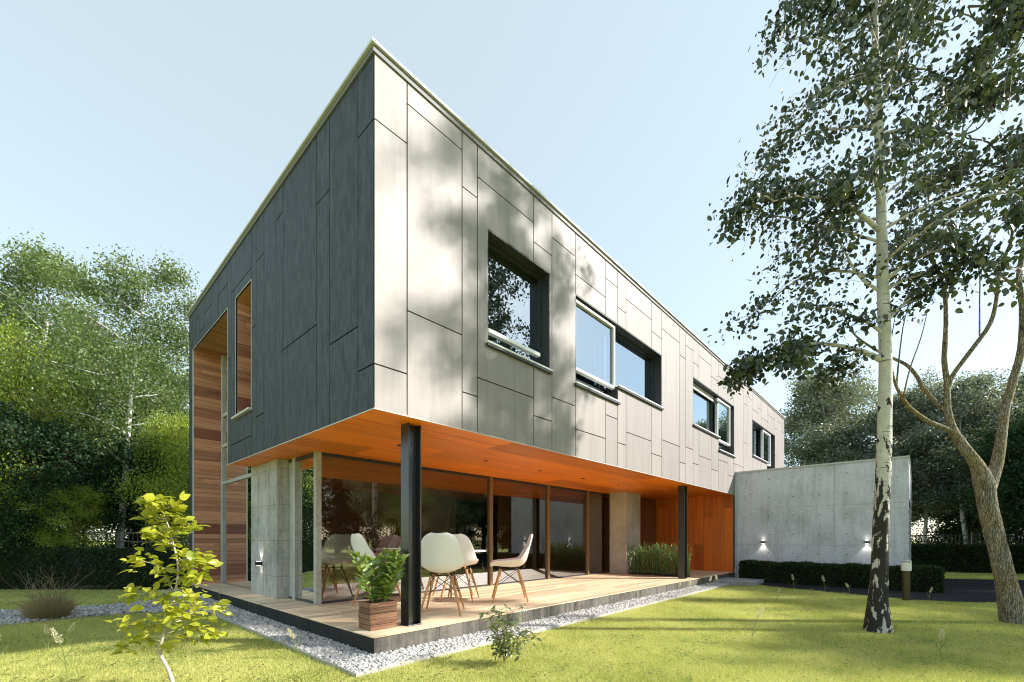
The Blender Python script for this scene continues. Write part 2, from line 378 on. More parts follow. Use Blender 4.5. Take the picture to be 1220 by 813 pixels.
def grass_mat():
    m, t = mat('grass')
    tc = t.nodes.new('ShaderNodeTexCoord')
    big = noise(t, tc.outputs['Object'], 0.7, 4, 0.6); mid = noise(t, tc.outputs['Object'], 5.0, 4, 0.6)
    g = t.nodes.new('ShaderNodeNewGeometry')
    f = math_(t, 'ADD', math_(t, 'MULTIPLY', big, 0.40), math_(t, 'ADD', math_(t, 'MULTIPLY', mid, 0.30), math_(t, 'MULTIPLY', g.outputs['Random Per Island'], 0.30)))
    c = ramp(t, f, [(0.27, (0.24, 0.30, 0.065)), (0.5, (0.58, 0.58, 0.19)), (0.74, (0.80, 0.74, 0.34))])
    d = t.nodes.new('ShaderNodeBsdfDiffuse'); t.links.new(c, d.inputs[0])
    tr = t.nodes.new('ShaderNodeBsdfTranslucent'); t.links.new(mix(t, c, (0.5, 0.6, 0.05), 0.35), tr.inputs[0])
    ms = t.nodes.new('ShaderNodeMixShader'); ms.inputs[0].default_value = 0.38
    t.links.new(d.outputs[0], ms.inputs[1]); t.links.new(tr.outputs[0], ms.inputs[2]); out(t, ms); return m
M['grass'] = grass_mat()
def lawn_mat():
    m, t = mat('lawn thatch')
    tc = t.nodes.new('ShaderNodeTexCoord')
    n = noise(t, tc.outputs['Object'], 0.7, 4, 0.6); n2 = noise(t, tc.outputs['Object'], 38, 6, 0.75)
    c = ramp(t, math_(t, 'ADD', math_(t, 'MULTIPLY', n, 0.5), math_(t, 'MULTIPLY', n2, 0.5)), [(0.3, (0.15, 0.19, 0.035)), (0.5, (0.36, 0.39, 0.10)), (0.7, (0.58, 0.55, 0.20))])
    out(t, principled(t, c, 1.0, n2, 1.0, 0.03, 0, 0.05)); return m
M['lawn'] = lawn_mat()
def stone_mat():
    m, t = mat('gravel stone'); g = t.nodes.new('ShaderNodeNewGeometry')
    c = ramp(t, g.outputs['Random Per Island'], [(0.0, (0.22, 0.215, 0.21)), (0.35, (0.42, 0.41, 0.39)), (0.8, (0.56, 0.55, 0.52)), (1.0, (0.66, 0.65, 0.62))])
    c = mix(t, c, (0.3, 0.29, 0.27), math_(t, 'MULTIPLY', noise(t, coords(t), 60, 4), 0.5))
    out(t, principled(t, c, 0.8, noise(t, coords(t), 120, 3), 0.3, 0.003, 0, 0.3)); return m
M['stone'] = stone_mat()

# ---------------------------------------------------------------- ground
def struct(o): o['kind'] = 'structure'; return o
g = MB(); g.add([(-400,-400,0),(400,-400,0),(400,400,0),(-400,400,0)], [(0,1,2,3)])
struct(g.build('ground', M['lawn']))
def sheet(name, poly, z, m):
    b = MB(); b.add([(x, y, z) for x, y in poly], [tuple(range(len(poly)))]); return struct(b.build(name, m))
PATH = [(10.9,-0.9),(10.35,-2.1),(10.05,-3.2),(9.75,-4.2),(10.05,-5.0),(10.75,-5.8),(11.9,-7.4),(14,-11.5),(18,-18),
        (23,-18),(20.3,-11.0),(17.7,-6.6),(16.6,-4.6),(16.6,-3.5),(12.6,-3.5),(12.6,-0.9)]
sheet('driveway', PATH, 0.012, M['asphalt'])
GRAVEL = [(-0.43,-0.45),(9.9,-0.45),(11.6,-0.36),(11.6,0.05),(0.02,0.05),(0.02,9.0),(-0.43,9.0)]
GPATCH = [(-0.43,4.3),(-0.75,5.0),(-1.25,5.45),(-1.9,5.55),(-2.6,5.45),(-3.4,5.5),(-5.5,6.2),(-5.9,7.6),(-4.2,7.5),(-2.9,7.35),(-1.9,6.9),(-1.2,6.8),(-0.43,7.2)]
sheet('gravel_bed', GRAVEL, 0.004, M['stone']); sheet('gravel_patch', GPATCH, 0.006, M['stone'])

def in_poly(P, poly):
    x, y = P[:, 0], P[:, 1]; r = np.zeros(len(P), bool); n = len(poly)
    for i in range(n):
        x1, y1 = poly[i]; x2, y2 = poly[(i+1) % n]
        c = ((y1 > y) != (y2 > y)) & (x < (x2-x1) * (y-y1) / ((y2-y1) if y2 != y1 else 1e-9) + x1); r ^= c
    return r
rng = np.random.default_rng(11)
# stones: deformed octahedra-like pebbles with 14 faces
ico_v = np.array([(0,0,1),(0.89,0,0.45),(0.28,0.85,0.45),(-0.72,0.53,0.45),(-0.72,-0.53,0.45),(0.28,-0.85,0.45),
                  (0.72,0.53,-0.45),(-0.28,0.85,-0.45),(-0.89,0,-0.45),(-0.28,-0.85,-0.45),(0.72,-0.53,-0.45),(0,0,-1)])
ico_f = np.array([(0,1,2),(0,2,3),(0,3,4),(0,4,5),(0,5,1),(1,6,2),(2,7,3),(3,8,4),(4,9,5),(5,10,1),(6,7,2),(7,8,3),(8,9,4),(9,10,5),(10,6,1),(11,7,6),(11,8,7),(11,9,8),(11,10,9),(11,6,10)])
def stones(name, n, poly, box, size, lab):
    P = np.c_[rng.uniform(box[0], box[1], n), rng.uniform(box[2], box[3], n)]; P = P[in_poly(P, poly)]; n = len(P)
    s = rng.uniform(size[0], size[1], n)
    J = ico_v[None] * (1 + rng.uniform(-0.28, 0.28, (n, 12, 1))) * s[:, None, None] * np.stack([rng.uniform(0.8, 1.3, n), rng.uniform(0.7, 1.1, n), rng.uniform(0.5, 0.85, n)], 1)[:, None, :]
    a = rng.uniform(0, 6.28, n); ca, sa = np.cos(a)[:, None], np.sin(a)[:, None]
    X = J[..., 0]*ca - J[..., 1]*sa; Y = J[..., 0]*sa + J[..., 1]*ca
    tl = rng.uniform(-0.5, 0.5, n)[:, None]; Z = J[..., 2] + tl * X
    V = np.stack([X + P[:, 0:1], Y + P[:, 1:2], Z + (0.008 + rng.uniform(0, 0.028, n))[:, None]], -1).reshape(-1, 3)
    F = (ico_f[None] + (np.arange(n) * 12)[:, None, None]).reshape(-1, 3)
    o = fast_mesh(name, V, F, M['stone']); tag(o, lab, 'gravel', kind='stuff'); return o
stones('gravel', 16000, GRAVEL, (-0.43, 5.5, -0.45, 0.02), (0.014, 0.028), 'white angular gravel along the sunny long side of the terrace')
stones('gravel', 9500, GRAVEL, (5.5, 11.6, -0.45, 0.02), (0.017, 0.028), 'white gravel narrowing towards the grey step slab')
stones('gravel', 15000, GRAVEL, (-0.43, 0.0, -0.0, 8.8), (0.014, 0.028), 'grey shaded gravel along the short side of the terrace')
stones('gravel', 14000, GPATCH, (-5.9, -0.43, 4.2, 7.7), (0.018, 0.034), 'grey gravel bed around the dry willow bush')
e = MB()
e.box((-0.445, -0.465, 0), (9.9, -0.45, 0.035)); e.box((-0.445, -0.45, 0), (-0.43, 4.3, 0.035))
tag(e.build('edging_strip', M['edge_strip']), 'thin pale edging strip between the gravel and the lawn', 'edging')

# grass blades
def blades(name, n, b0, b1, h, w, lab, power=2.0, x0=-60, x1=1290):
    u = rng.uniform(0, 1, n)
    b = b0 * (b1 / b0) ** (u ** (1.0/power*2.0)) if power else b0 + (b1-b0)*u
    px = rng.uniform(x0, x1, n); X = (px - HX) / FPX * b
    P = np.c_[CAM.x + X*RX[0] + b*FW[0], CAM.y + X*RX[1] + b*FW[1]]
    keep = ~(in_poly(P, GRAVEL) | in_poly(P, GPATCH) | in_poly(P, PATH) | ((P[:,0] > 0) & (P[:,1] > 0) & (P[:,0] < 22) & (P[:,1] < 8.6)) | ((P[:,0] > 12.3) & (P[:,0] < 21) & (P[:,1] > -4.1) & (P[:,1] < 0.1)))
    # keep also clear of the strip itself
    keep &= ~((P[:,0] > -0.46) & (P[:,0] < 9.95) & (P[:,1] > -0.48) & (P[:,1] < 0.1))
    P = P[keep]; b = b[keep]; n = len(P)
    k = np.clip(b / 6.0, 0.8, 2.2)
    clump = 0.75 + 0.5 * np.sin(P[:,0]*3.1 + np.sin(P[:,1]*2.3)*2) * np.sin(P[:,1]*3.7 + P[:,0])
    hh = rng.uniform(0.5, 1.25, n) * h * np.clip(clump, 0.55, 1.3); ww = rng.uniform(0.6, 1.2, n) * w * k
    a = rng.uniform(0, 6.28, n); le = rng.uniform(0.1, 0.9, n) * hh; la = rng.uniform(0, 6.28, n)
    z0 = np.zeros(n)
    A = np.stack([P[:,0] - np.cos(a)*ww/2, P[:,1] - np.sin(a)*ww/2, z0], 1); B = np.stack([P[:,0] + np.cos(a)*ww/2, P[:,1] + np.sin(a)*ww/2, z0], 1)
    T = np.stack([P[:,0] + np.cos(la)*le, P[:,1] + np.sin(la)*le, hh], 1)
    V = np.stack([A, B, T], 1).reshape(-1, 3); F = np.arange(3*n).reshape(-1, 3)
    o = fast_mesh(name, V, F, M['grass']); tag(o, lab, 'grass', kind='stuff'); return o
blades('grass', 420000, 3.3, 9.0, 0.035, 0.0046, 'short mown grass of the sunny lawn in front of the house')
blades('grass', 16000, 3.3, 7.5, 0.075, 0.0045, 'taller stray grass blades in the near lawn')
blades('grass', 150000, 9.0, 30.0, 0.04, 0.006, 'mown grass beyond the driveway and round the hedges')

n = 2600; bb = 3.6*(14/3.6)**rng.uniform(0, 1, n); pp = rng.uniform(0, 1240, n); X = (pp-HX)/FPX*bb
P = np.c_[CAM.x + X*RX[0] + bb*FW[0], CAM.y + X*RX[1] + bb*FW[1]]
P = P[~(in_poly(P, GRAVEL) | in_poly(P, GPATCH) | ((P[:,0] > -0.5) & (P[:,1] > -0.5)) | ((P[:,0] > 12) & (P[:,1] > -4.2)))]; n = len(P)
a_ = rng.uniform(0, 6.28, n); l_ = rng.uniform(0.010, 0.024, n); z_ = rng.uniform(0.018, 0.034, n)
def lp(da, k, dz): return np.stack([P[:,0] + np.cos(a_+da)*l_*k, P[:,1] + np.sin(a_+da)*l_*k, z_ + dz], 1)
V = np.stack([lp(0, 1, 0.004), lp(1.57, 0.55, 0), lp(3.14, 1, 0.006), lp(-1.57, 0.55, 0.003)], 1).reshape(-1, 3)
fallen_V = V
n = 5200; cl = rng.uniform(0, 1, (130, 2)); cb = 3.5*(9/3.5)**cl[:, 0]; cx_ = (cl[:, 1]*1260-20-HX)/FPX*cb
cc = np.c_[CAM.x + cx_*RX[0] + cb*FW[0], CAM.y + cx_*RX[1] + cb*FW[1]]; Q = cc[rng.integers(0, 130, n)] + rng.normal(size=(n, 2))*0.10
Q = Q[~((Q[:,0] > -0.52) & (Q[:,1] > -0.55)) & ~in_poly(Q, GPATCH) & ~in_poly(Q, PATH)]; m_ = len(Q)
Cc = np.c_[np.repeat(Q, 3, 0), np.repeat(rng.uniform(0.018, 0.034, m_), 3)]; aa = (np.arange(3*m_) % 3)*2.09 + np.repeat(rng.uniform(0, 6, m_), 3)
Dd = np.c_[np.cos(aa), np.sin(aa), np.full(3*m_, 0.25)]; tt_ = Cc + Dd*0.013; sd_ = np.c_[-np.sin(aa), np.cos(aa), np.zeros(3*m_)]*0.006
Vc = np.stack([Cc, Cc + Dd*0.008 + sd_, tt_, Cc + Dd*0.008 - sd_], 1).reshape(-1, 3)
o = fast_mesh('clover', Vc, np.arange(12*m_).reshape(-1, 4), leaf_mat('clover leaf', (0.05, 0.12, 0.02), (0.16, 0.28, 0.06), 0.3)); tag(o, 'small patches of clover in the near lawn', 'clover', kind='stuff')
V = fallen_V
o = fast_mesh('fallen_leaves', V, np.arange(4*n).reshape(-1, 4), leaf_mat('fallen leaf', (0.05, 0.04, 0.015), (0.20, 0.15, 0.05), 0.2)); tag(o, 'small dry fallen leaves scattered over the lawn', 'fallen leaves', kind='stuff')

# ---------------------------------------------------------------- the house
H = empty('modern_house', (0, 0, 0))
tag(H, 'two storey house with cream panelled upper box floating over a glazed timber terrace', 'house')
ZD, ZS, ZT = 0.22, 2.62, 6.343     # deck, soffit, panel top
UX, VY = 19.34, 8.2
wins = {  # list of rectangles (u0,u1,z0,z1) per window
 'a': [(1.65, 3.0, 3.84, 5.37)], 'b': [(3.69, 5.11, 3.84, 5.34), (5.11, 7.05, 4.15, 5.34)],
 'c': [(8.92, 10.88, 4.15, 5.37), (10.88, 12.33, 3.80, 5.37)], 'd': [(14.38, 16.4, 4.13, 5.38), (16.4, 17.67, 3.80, 5.38)]}
HOLES_R = [r for w in wins.values() for r in w]
SLIT = (3.87, 4.69, 3.40, 5.51); DOOR = (5.19, 7.85, -0.1, 5.51)
def subtract(rect, holes):
    res = [rect]
    for (a0, a1, b0, b1) in holes:
        nr = []
        for (x0, x1, z0, z1) in res:
            if a0 >= x1 - 1e-6 or a1 <= x0 + 1e-6 or b0 >= z1 - 1e-6 or b1 <= z0 + 1e-6: nr.append((x0, x1, z0, z1)); continue
            if x0 < a0: nr.append((x0, a0, z0, z1))
            if a1 < x1: nr.append((a1, x1, z0, z1))
            xa, xb = max(x0, a0), min(x1, a1)
            if z0 < b0: nr.append((xa, xb, z0, b0))
            if b1 < z1: nr.append((xa, xb, b1, z1))
        res = nr
    return [r for r in res if r[1]-r[0] > 0.012 and r[3]-r[2] > 0.012]
seams = [0,.405,1.21,1.47,2.6,3.05,3.69,4.65,5.09,5.42,6.54,7.05,8.06,8.43,8.92,9.33,10.25,10.85,11.72,12.25,13.34,13.75,14.38,15.1,15.62,16.5,17.67,18.1,18.75,UX]
jts = [(5.66,3.09),(6.11,3.80),(5.66,3.09),(5.94,3.34),(5.66,3.08),(5.95,3.46),(5.66,3.08),(6.02,3.52),(5.66,3.08),(5.94,3.34),(5.70,3.08),(5.94,3.46),(5.66,3.09),(6.02,3.51),
       (5.74,3.17),(6.03,3.42),(5.75,3.18),(5.92,3.52),(5.73,3.17),(6.09,3.59),(5.70,4.42),(6.02,3.50),(5.74,3.1),(5.95,3.7),(5.7,3.6),(6.0,3.6),(5.7,4.6),(6.05,3.9),(5.75,3.4)]
G = 0.008
b = MB()
for i in range(len(seams)-1):
    zz = [ZS + 0.004] + sorted(jts[i]) + [ZT]
    for k in range(3):
        for (x0, x1, z0, z1) in subtract((seams[i]+G, seams[i+1]-G, zz[k]+(G if k else 0), zz[k+1]-(G if k < 2 else 0)), HOLES_R):
            b.box((x0, 0.0, z0), (x1, 0.02, z1))
b.build('facade_panels', M['panel_cream'], H)
vs = [0.0, 0.34, 1.03, 1.39, 2.5, 2.78, 3.28, 3.64, 3.87, 4.98, 5.19, 5.79, 6.3, 6.86, 7.28, 7.57, 7.85, VY]
vj = [(5.66,3.09),(3.59,),(5.47,),(3.96,),(5.95,),(),(5.70,3.21),(4.7,),(5.71,2.95),(4.55,),(5.98,),(),(5.99,),(5.72,),(6.09,),(),(5.66,4.4,3.3,1.6)]
b = MB()
for i in range(len(vs)-1):
    lo = ZS + 0.004 if vs[i] < 5.18 else (0.0 if vs[i] >= 7.84 else ZS)
    zz = [lo] + sorted(vj[i]) + [ZT]
    for k in range(len(zz)-1):
        for (y0, y1, z0, z1) in subtract((vs[i]+(G*0.7 if i else 0.022), vs[i+1]-G*0.7, zz[k]+(G if k else 0), zz[k+1]-(G if k < len(zz)-2 else 0)), [SLIT, DOOR]):
            b.box((0.0, y0, z0), (0.02, y1, z1))
o = b.build('gable_panels', M['panel_dark'], H); o['label'] = 'slate grey cladding on the shaded short side of the upper floor'
# backing walls behind the panels
b = MB()
for (x0, x1, z0, z1) in subtract((0.024, UX-0.02, ZS+0.03, ZT-0.01), HOLES_R): b.box((x0, 0.024, z0), (x1, 0.30, z1))
for (y0, y1, z0, z1) in subtract((0.30, VY-0.03, ZS+0.03, ZT-0.01), [(3.84, 4.72, 3.36, 5.54), (5.16, 7.87, -0.1, 5.55)]): b.box((0.024, y0, z0), (0.30, y1, z1))
b.box((0.024, 7.87, 0), (0.30, VY-0.03, ZS+0.03))
b.box((0.3, VY-0.3, 0), (UX-0.02, VY-0.03, ZT-0.01)); b.box((UX-0.3, 0.3, 0), (UX-0.02, VY-0.3, ZT-0.01))
b.build('wall_backing', M['backing'], H)
b = MB(); b.box((0.3, 0.3, 5.7), (UX-0.3, VY-0.3, 5.9)); b.build('flat_roof', M['frame_grey'], H)
b = MB(); b.box((UX-0.02, 0.02, ZS), (UX, VY, ZT)); b.box((0, VY-0.03, 0), (UX, VY, ZT)); b.build('rear_cladding', M['panel_dark'], H)
# coping
b = MB(); c0, c1 = ZT+0.001, ZT+0.095
def ring(b, e, z0, z1):
    b.box((-e, -e, z0), (UX+e, 0.33, z1)); b.box((-e, 0.33, z0), (0.33, VY+e, z1)); b.box((0.33, VY-0.3, z0), (UX+e, VY+e, z1)); b.box((UX-0.3, 0.33, z0), (UX+e, VY-0.3, z1))
ring(b, 0.018, c0, c1-0.03); b.mi = 1; ring(b, 0.045, c1-0.0295, c1)
b.build('roof_coping', [simple('olive grey band', (0.14, 0.145, 0.14), 0.6, 0, 0.08), M['coping']], H)
# upper floor slab and soffit
b = MB(); b.box((0.02, 0.02, ZS+0.028), (UX-0.32, 5.165, ZS+0.30)); b.box((0.72, 5.165, ZS+0.028), (UX-0.32, VY-0.32, ZS+0.30)); b.build('upper_floor_slab', M['white_plaster'], H)
b = MB(); b.box((0.006, 0.006, ZS), (12.42, 5.165, ZS+0.026)); b.box((0.66, 5.165, ZS), (12.42, 7.9, ZS+0.026))
sof = b.build('soffit', M['soffit'], H)
b = MB(); b.box((-0.004, -0.004, ZS-0.006), (12.42, 0.006, ZS+0.004)); b.box((-0.004, 0.006, ZS-0.006), (0.006, 5.165, ZS+0.004)); b.build('drip_edge', M['coping'], H)
for (x, y) in [(1.2, 1.38), (2.95, 1.38), (4.47, 1.39), (5.99, 1.38), (7.6, 1.39), (10.8, 1.40)]:
    d = MB(); d.disc((x, y), 0.04, ZS-0.008, ZS-0.001, 20); dl = d.build('downlight', M['wire'], sof)
# ground floor slab: plinth, deck
b = MB()
xs = [0.0, 0.85, 2.35, 4.2, 6.0, 7.9, 9.8, 11.2, 12.40]
for i in range(len(xs)-1): b.box((xs[i]+(0.004 if i else 0), 0.0, 0.0), (xs[i+1]-0.004, 0.12, ZD-0.014))
ys = [0.12, 0.75, 1.6, 2.5, 3.5, 4.6, 5.8, 7.0, 8.15]
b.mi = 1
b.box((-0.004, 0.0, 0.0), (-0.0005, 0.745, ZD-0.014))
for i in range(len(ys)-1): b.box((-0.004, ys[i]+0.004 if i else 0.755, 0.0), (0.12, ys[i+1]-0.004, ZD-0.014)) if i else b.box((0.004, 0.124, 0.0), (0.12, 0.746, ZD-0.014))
b.mi = 0
b.box((0.12, 0.12, 0), (12.4, 8.15, ZD-0.02))
b.build('plinth', [M['plinth'], M['plinth_painted_shade']], H, bevel=0.003)
b = MB(); b.box((-0.008, -0.008, ZD-0.012), (12.40, 7.9, ZD)); b.build('terrace_deck', M['deck'], H)
# timber end wall and inner walls
b = MB(); b.box((12.25, 0.01, ZD), (12.41, 4.9, ZS)); b.build('timber_wall', M['timber_wall'], H)
b = MB(); b.box((12.25, -0.002, 0.0), (12.418, 0.008, ZS-0.008)); b.build('wall_end_plate', M['frame_dark'], H)
b = MB(); b.box((0.9, 7.6, ZD), (7.5, 7.85, ZS)); b.box((10.4, 2.75, ZD), (10.5, 7.6, ZS)); b.box((7.5, 5.5, ZD), (10.4, 5.6, ZS)); b.build('inner_wall', M['dark_plaster'], H)
b = MB(); b.box((12.43, 0.31, 0.0), (UX-0.32, VY-0.32, ZS)); b.build('service_core', M['dark_plaster'], H)
# concrete pillar (short side) and pier (long side)
b = MB(); b.box((0.39, 3.86, ZD), (0.76, 5.20, ZS)); b.build('concrete_pillar', M['concrete'], H, bevel=0.006)
b = MB(); b.box((9.30, 2.07, ZD), (10.20, 2.62, ZS)); b.build('concrete_pier', M['pier_concrete'], H, bevel=0.006)
# glass walls
GV, GU = 2.75, 0.60
posts = [2.50, 4.40, 6.45, 8.28]
b = MB(); b.box((GU-0.045, GV-0.045, ZD), (GU+0.045, GV+0.045, ZS)); b.build('corner_post', M['frame_grey'], H, bevel=0.004)
b = MB()
def post(x):
    q = MB(); q.box((x-0.04, GV-0.05, ZD), (x+0.04, GV+0.05, ZS)); q.build('glazing_post', M['mullion'], H, bevel=0.004)
for x in posts: post(x)
b = MB(); b.box((GU+0.045, GV-0.025, ZS-0.055), (10.2, GV+0.025, ZS)); b.box((GU+0.045, GV-0.02, ZD+0.002), (9.3, GV+0.02, ZD+0.03))
b.box((GU-0.025, GV+0.045, ZS-0.055), (GU+0.025, 3.86, ZS)); b.box((GU-0.025, GV+0.045, ZD+0.002), (GU+0.025, 3.86, ZD+0.03)); b.build('glazing_rail', M['frame_dark'], H)
xs = [GU] + posts + [9.30]
for i in range(len(xs)-1):
    q = MB(); q.add([(xs[i]+0.04, GV, ZD+0.03), (xs[i+1]-0.04, GV, ZD+0.03), (xs[i+1]-0.04, GV, ZS-0.055), (xs[i]+0.04, GV, ZS-0.055)], [(0,1,2,3)]); q.build('glass_pane', M['glass_low'], H)
q = MB(); q.add([(10.2, 2.5, ZD+0.01), (12.24, 2.5, ZD+0.01), (12.24, 2.5, ZS-0.01), (10.2, 2.5, ZS-0.01)], [(0,1,2,3)]); q.build('glass_pane', M['glass_low'], H)
q = MB(); q.add([(GU, GV+0.045, ZD+0.03), (GU, 3.55, ZD+0.03), (GU, 3.55, ZS-0.055), (GU, GV+0.045, ZS-0.055)], [(0,1,2,3)]); q.build('glass_pane', M['glass_low'], H)
b = MB(); b.box((GU-0.04, 3.55, ZD), (GU+0.05, 3.66, ZS)); b.build('glazing_post', M['frame_grey'], H, bevel=0.004)
b = MB(); b.box((GU-0.02, 3.66, ZD), (GU+0.06, 3.84, ZS)); b.build('glazing_post', M['frame_grey'], H, bevel=0.004)
# recess with cedar lining and tall glazing
b = MB(); b.box((0.024, 7.84, 0.0), (1.6, 7.868, 5.51)); rec = b.build('recess_lining', M['cedar'], H)
b = MB(); b.box((0.024, 5.21, 5.51), (1.6, 7.84, 5.54)); b.build('recess_ceiling', M['cedar_y'], rec)
b = MB(); b.box((0.024, 5.165, ZS+0.03), (0.9, 5.188, 5.51)); b.build('recess_side', M['cedar'], rec)
b = MB(); RU = 0.55
b.box((RU-0.04, 7.60, ZD), (RU+0.04, 7.70, 5.50)); b.box((RU-0.02, 7.71, ZD), (RU+0.05, 7.83, ZS)); b.build('glazing_post', M['frame_grey'], H, bevel=0.004)
for z in (2.50, 3.35, 4.05):
    q = MB(); q.box((RU-0.035, 5.2, z), (RU+0.035, 7.60, z+0.07)); q.build('transom', M['frame_grey'], H)
q = MB(); q.add([(RU, 5.2, ZD+0.02), (RU, 7.6, ZD+0.02), (RU, 7.6, 5.5), (RU, 5.2, 5.5)], [(0,1,2,3)]); q.build('glass_pane', M['glass_low'], H)
b = MB(); b.box((RU+0.006, 7.71, ZS+0.01), (RU+0.03, 7.83, 5.5)); b.build('glazing_infill', M['blind'], H)
# slit opening with cedar reveal
sy0, sy1, sz0, sz1 = SLIT
b = MB(); b.box((0.024, sy1, sz0), (0.85, sy1+0.02, sz1)); b.box((0.024, sy0-0.02, sz0), (0.85, sy0, sz1)); b.box((0.024, sy0, sz1), (0.85, sy1, sz1+0.02))
sl = b.build('slit_window', M['cedar'], H)
b = MB(); b.box((-0.06, sy0-0.05, sz0-0.035), (0.85, sy1+0.06, sz0)); b.build('sill', M['coping'], sl)
q = MB(); q.add([(0.8, sy0, sz0), (0.8, sy1, sz0), (0.8, sy1, sz1), (0.8, sy0, sz1)], [(0,1,2,3)]); q.build('glass_pane', M['glass_win'], sl)
b = MB(); th = 0.012
for (r, zb) in ((SLIT, 1), (DOOR, 0)):
    y0, y1, z0, z1 = r; z0 = max(z0, 0)
    b.box((-0.006, y0-th, z0), (0.022, y0, z1+th)) if zb else b.box((-0.006, y0-th, ZS), (0.022, y0, z1+th))
    b.box((-0.006, y1, z0), (0.022, y1+th, z1+th)); b.box((-0.006, y0, z1), (0.022, y1, z1+th))
b.build('opening_trim', M['coping'], H)
# windows on the long side
def rect_frame(b, x0, x1, z0, z1, y0, y1, w):
    b.box((x0, y0, z0), (x0+w, y1, z1)); b.box((x1-w, y0, z0), (x1, y1, z1)); b.box((x0+w, y0, z0), (x1-w, y1, z0+w)); b.box((x0+w, y0, z1-w), (x1-w, y1, z1))
def window(rects, casement=None, barz=None, blind=None):
    b = MB()
    for k, (x0, x1, z0, z1) in enumerate(rects):
        t = 0.018
        if k == 0: b.box((x0, 0.004, z0), (x0+t, 0.32, z1))
        if k == len(rects)-1: b.box((x1-t, 0.004, z0), (x1, 0.32, z1))
        
    b.box((rects[0][0]+t, 0.004, rects[0][3]-t), (rects[-1][1]-t, 0.32, rects[0][3]))
    if len(rects) == 2:
        xm = rects[0][1]; lo, hi = sorted((rects[0][2], rects[1][2]))
        b.box((xm-0.012, 0.004, lo), (xm+0.012, 0.32, hi))
    fr = b.build('window', M['frame_dark'], H)
    b = MB()
    for k, (x0, x1, z0, z1) in enumerate(rects):
        rect_frame(b, x0+0.02, x1-0.02, z0+0.012, z1-0.02, 0.17, 0.235, 0.035)
    b.build('frame', M['frame_dark'], fr)
    for (x0, x1, z0, z1) in rects:
        q = MB(); q.add([(x0+0.05, 0.20, z0+0.045), (x1-0.05, 0.20, z0+0.045), (x1-0.05, 0.20, z1-0.05), (x0+0.05, 0.20, z1-0.05)], [(0,1,2,3)]); q.build('pane', M['glass_win'], fr)
        s = MB(); s.box((x0-0.03, -0.05, z0-0.006), (x1+0.02, 0.17, z0+0.020)); s.build('sill', M['frame_white'], fr, bevel=0.003)
        s = MB(); s.box((x0-0.03, -0.043, z0-0.040), (x1+0.02, 0.0, z0-0.008)); s.build('sill_edge', M['frame_dark'], fr)
    if casement:
        x0, x1, z0, z1 = casement; b = MB(); rect_frame(b, x0, x1, z0, z1, 0.045, 0.125, 0.052); b.build('casement', M['frame_white'], fr, bevel=0.004)
        q = MB(); q.add([(x0+0.05, 0.09, z0+0.05), (x1-0.05, 0.09, z0+0.05), (x1-0.05, 0.09, z1-0.05), (x0+0.05, 0.09, z1-0.05)], [(0,1,2,3)]); q.build('pane', M['glass_win'], fr)
    if barz:
        x0, x1, z = barz; b = MB(); b.box((x0, 0.03, z), (x1, 0.10, z+0.055)); b.build('rail', M['frame_white'], fr, bevel=0.004)
    if blind:
        x0, x1, z0, z1 = blind; b = MB(); b.box((x0, 0.13, z0), (x1, 0.165, z1)); b.build('blind_box', M['blind'], fr)
    return fr
window(wins['a'], barz=(1.70, 2.80, 4.02))
window(wins['b'], casement=(3.72, 5.08, 4.10, 5.30))
window(wins['c'], casement=(10.93, 12.10, 4.10, 5.32), blind=(8.95, 10.85, 5.20, 5.34))
window(wins['d'], casement=(16.0, 17.2, 4.10, 5.33))
# upper rooms behind the windows
b = MB(); b.box((0.9, 3.6, ZS+0.3), (UX-0.4, 3.7, 5.7)); b.build('room_wall', M['white_plaster'], H)
# steel columns (H section)
def hcol(x0, y0):
    b = MB(); w, dd, t = 0.165, 0.180, 0.018
    z1 = ZS-0.002
    b.box((x0, y0, ZD+0.012), (x0+t, y0+w, z1)); b.box((x0+dd-t, y0, ZD+0.012), (x0+dd, y0+w, z1)); b.box((x0+t, y0+w/2-0.008, ZD+0.012), (x0+dd-t, y0+w/2+0.008, z1))
    b.box((x0-0.01, y0-0.01, ZD), (x0+dd+0.01, y0+w+0.01, ZD+0.012))
    b.build('steel_column', M['steel'], H, bevel=0.003)
hcol(0.57, 0.215); hcol(8.88, 0.205)

# ---------------------------------------------------------------- garage wing and step
GA = empty('garage', (12.42, -2.0, 0)); tag(GA, 'low pale concrete garage wing standing out from the far end of the house', 'garage')
def child(o, p): o.parent = p; o.matrix_parent_inverse = Matrix.Translation(p.location).inverted(); return o
b = MB(); b.box((12.42, -4.03, 0), (12.68, -0.002, 3.29)); child(b.build('side_wall', M['garage_concrete']), GA)
b = MB(); b.box((12.68, -4.03, 0), (13.3, -3.78, 3.29)); b.box((13.3, -4.03, 2.35), (18.2, -3.78, 3.29)); b.box((18.2, -4.03, 0), (19.0, -3.78, 3.29))
b.box((12.68, -3.78, 3.05), (19.0, -0.002, 3.25)); b.box((18.8, -3.78, 0), (19.0, -0.002, 3.05)); child(b.build('front_wall', M['garage_concrete']), GA)
b = MB(); b.box((13.3, -3.9, 0.0), (18.2, -3.86, 2.35)); child(b.build('garage_door', M['frame_dark']), GA)
b = MB(); b.box((12.40, -4.05, 3.292), (19.02, -0.002, 3.335)); child(b.build('roof_coping', M['coping']), GA)
b = MB(); b.box((10.30, -1.02, 0.0), (11.50, -0.03, 0.105)); o = b.build('step_slab', M['slab'], bevel=0.008)
tag(o, 'flat grey concrete step slab at the far end of the terrace', 'step')

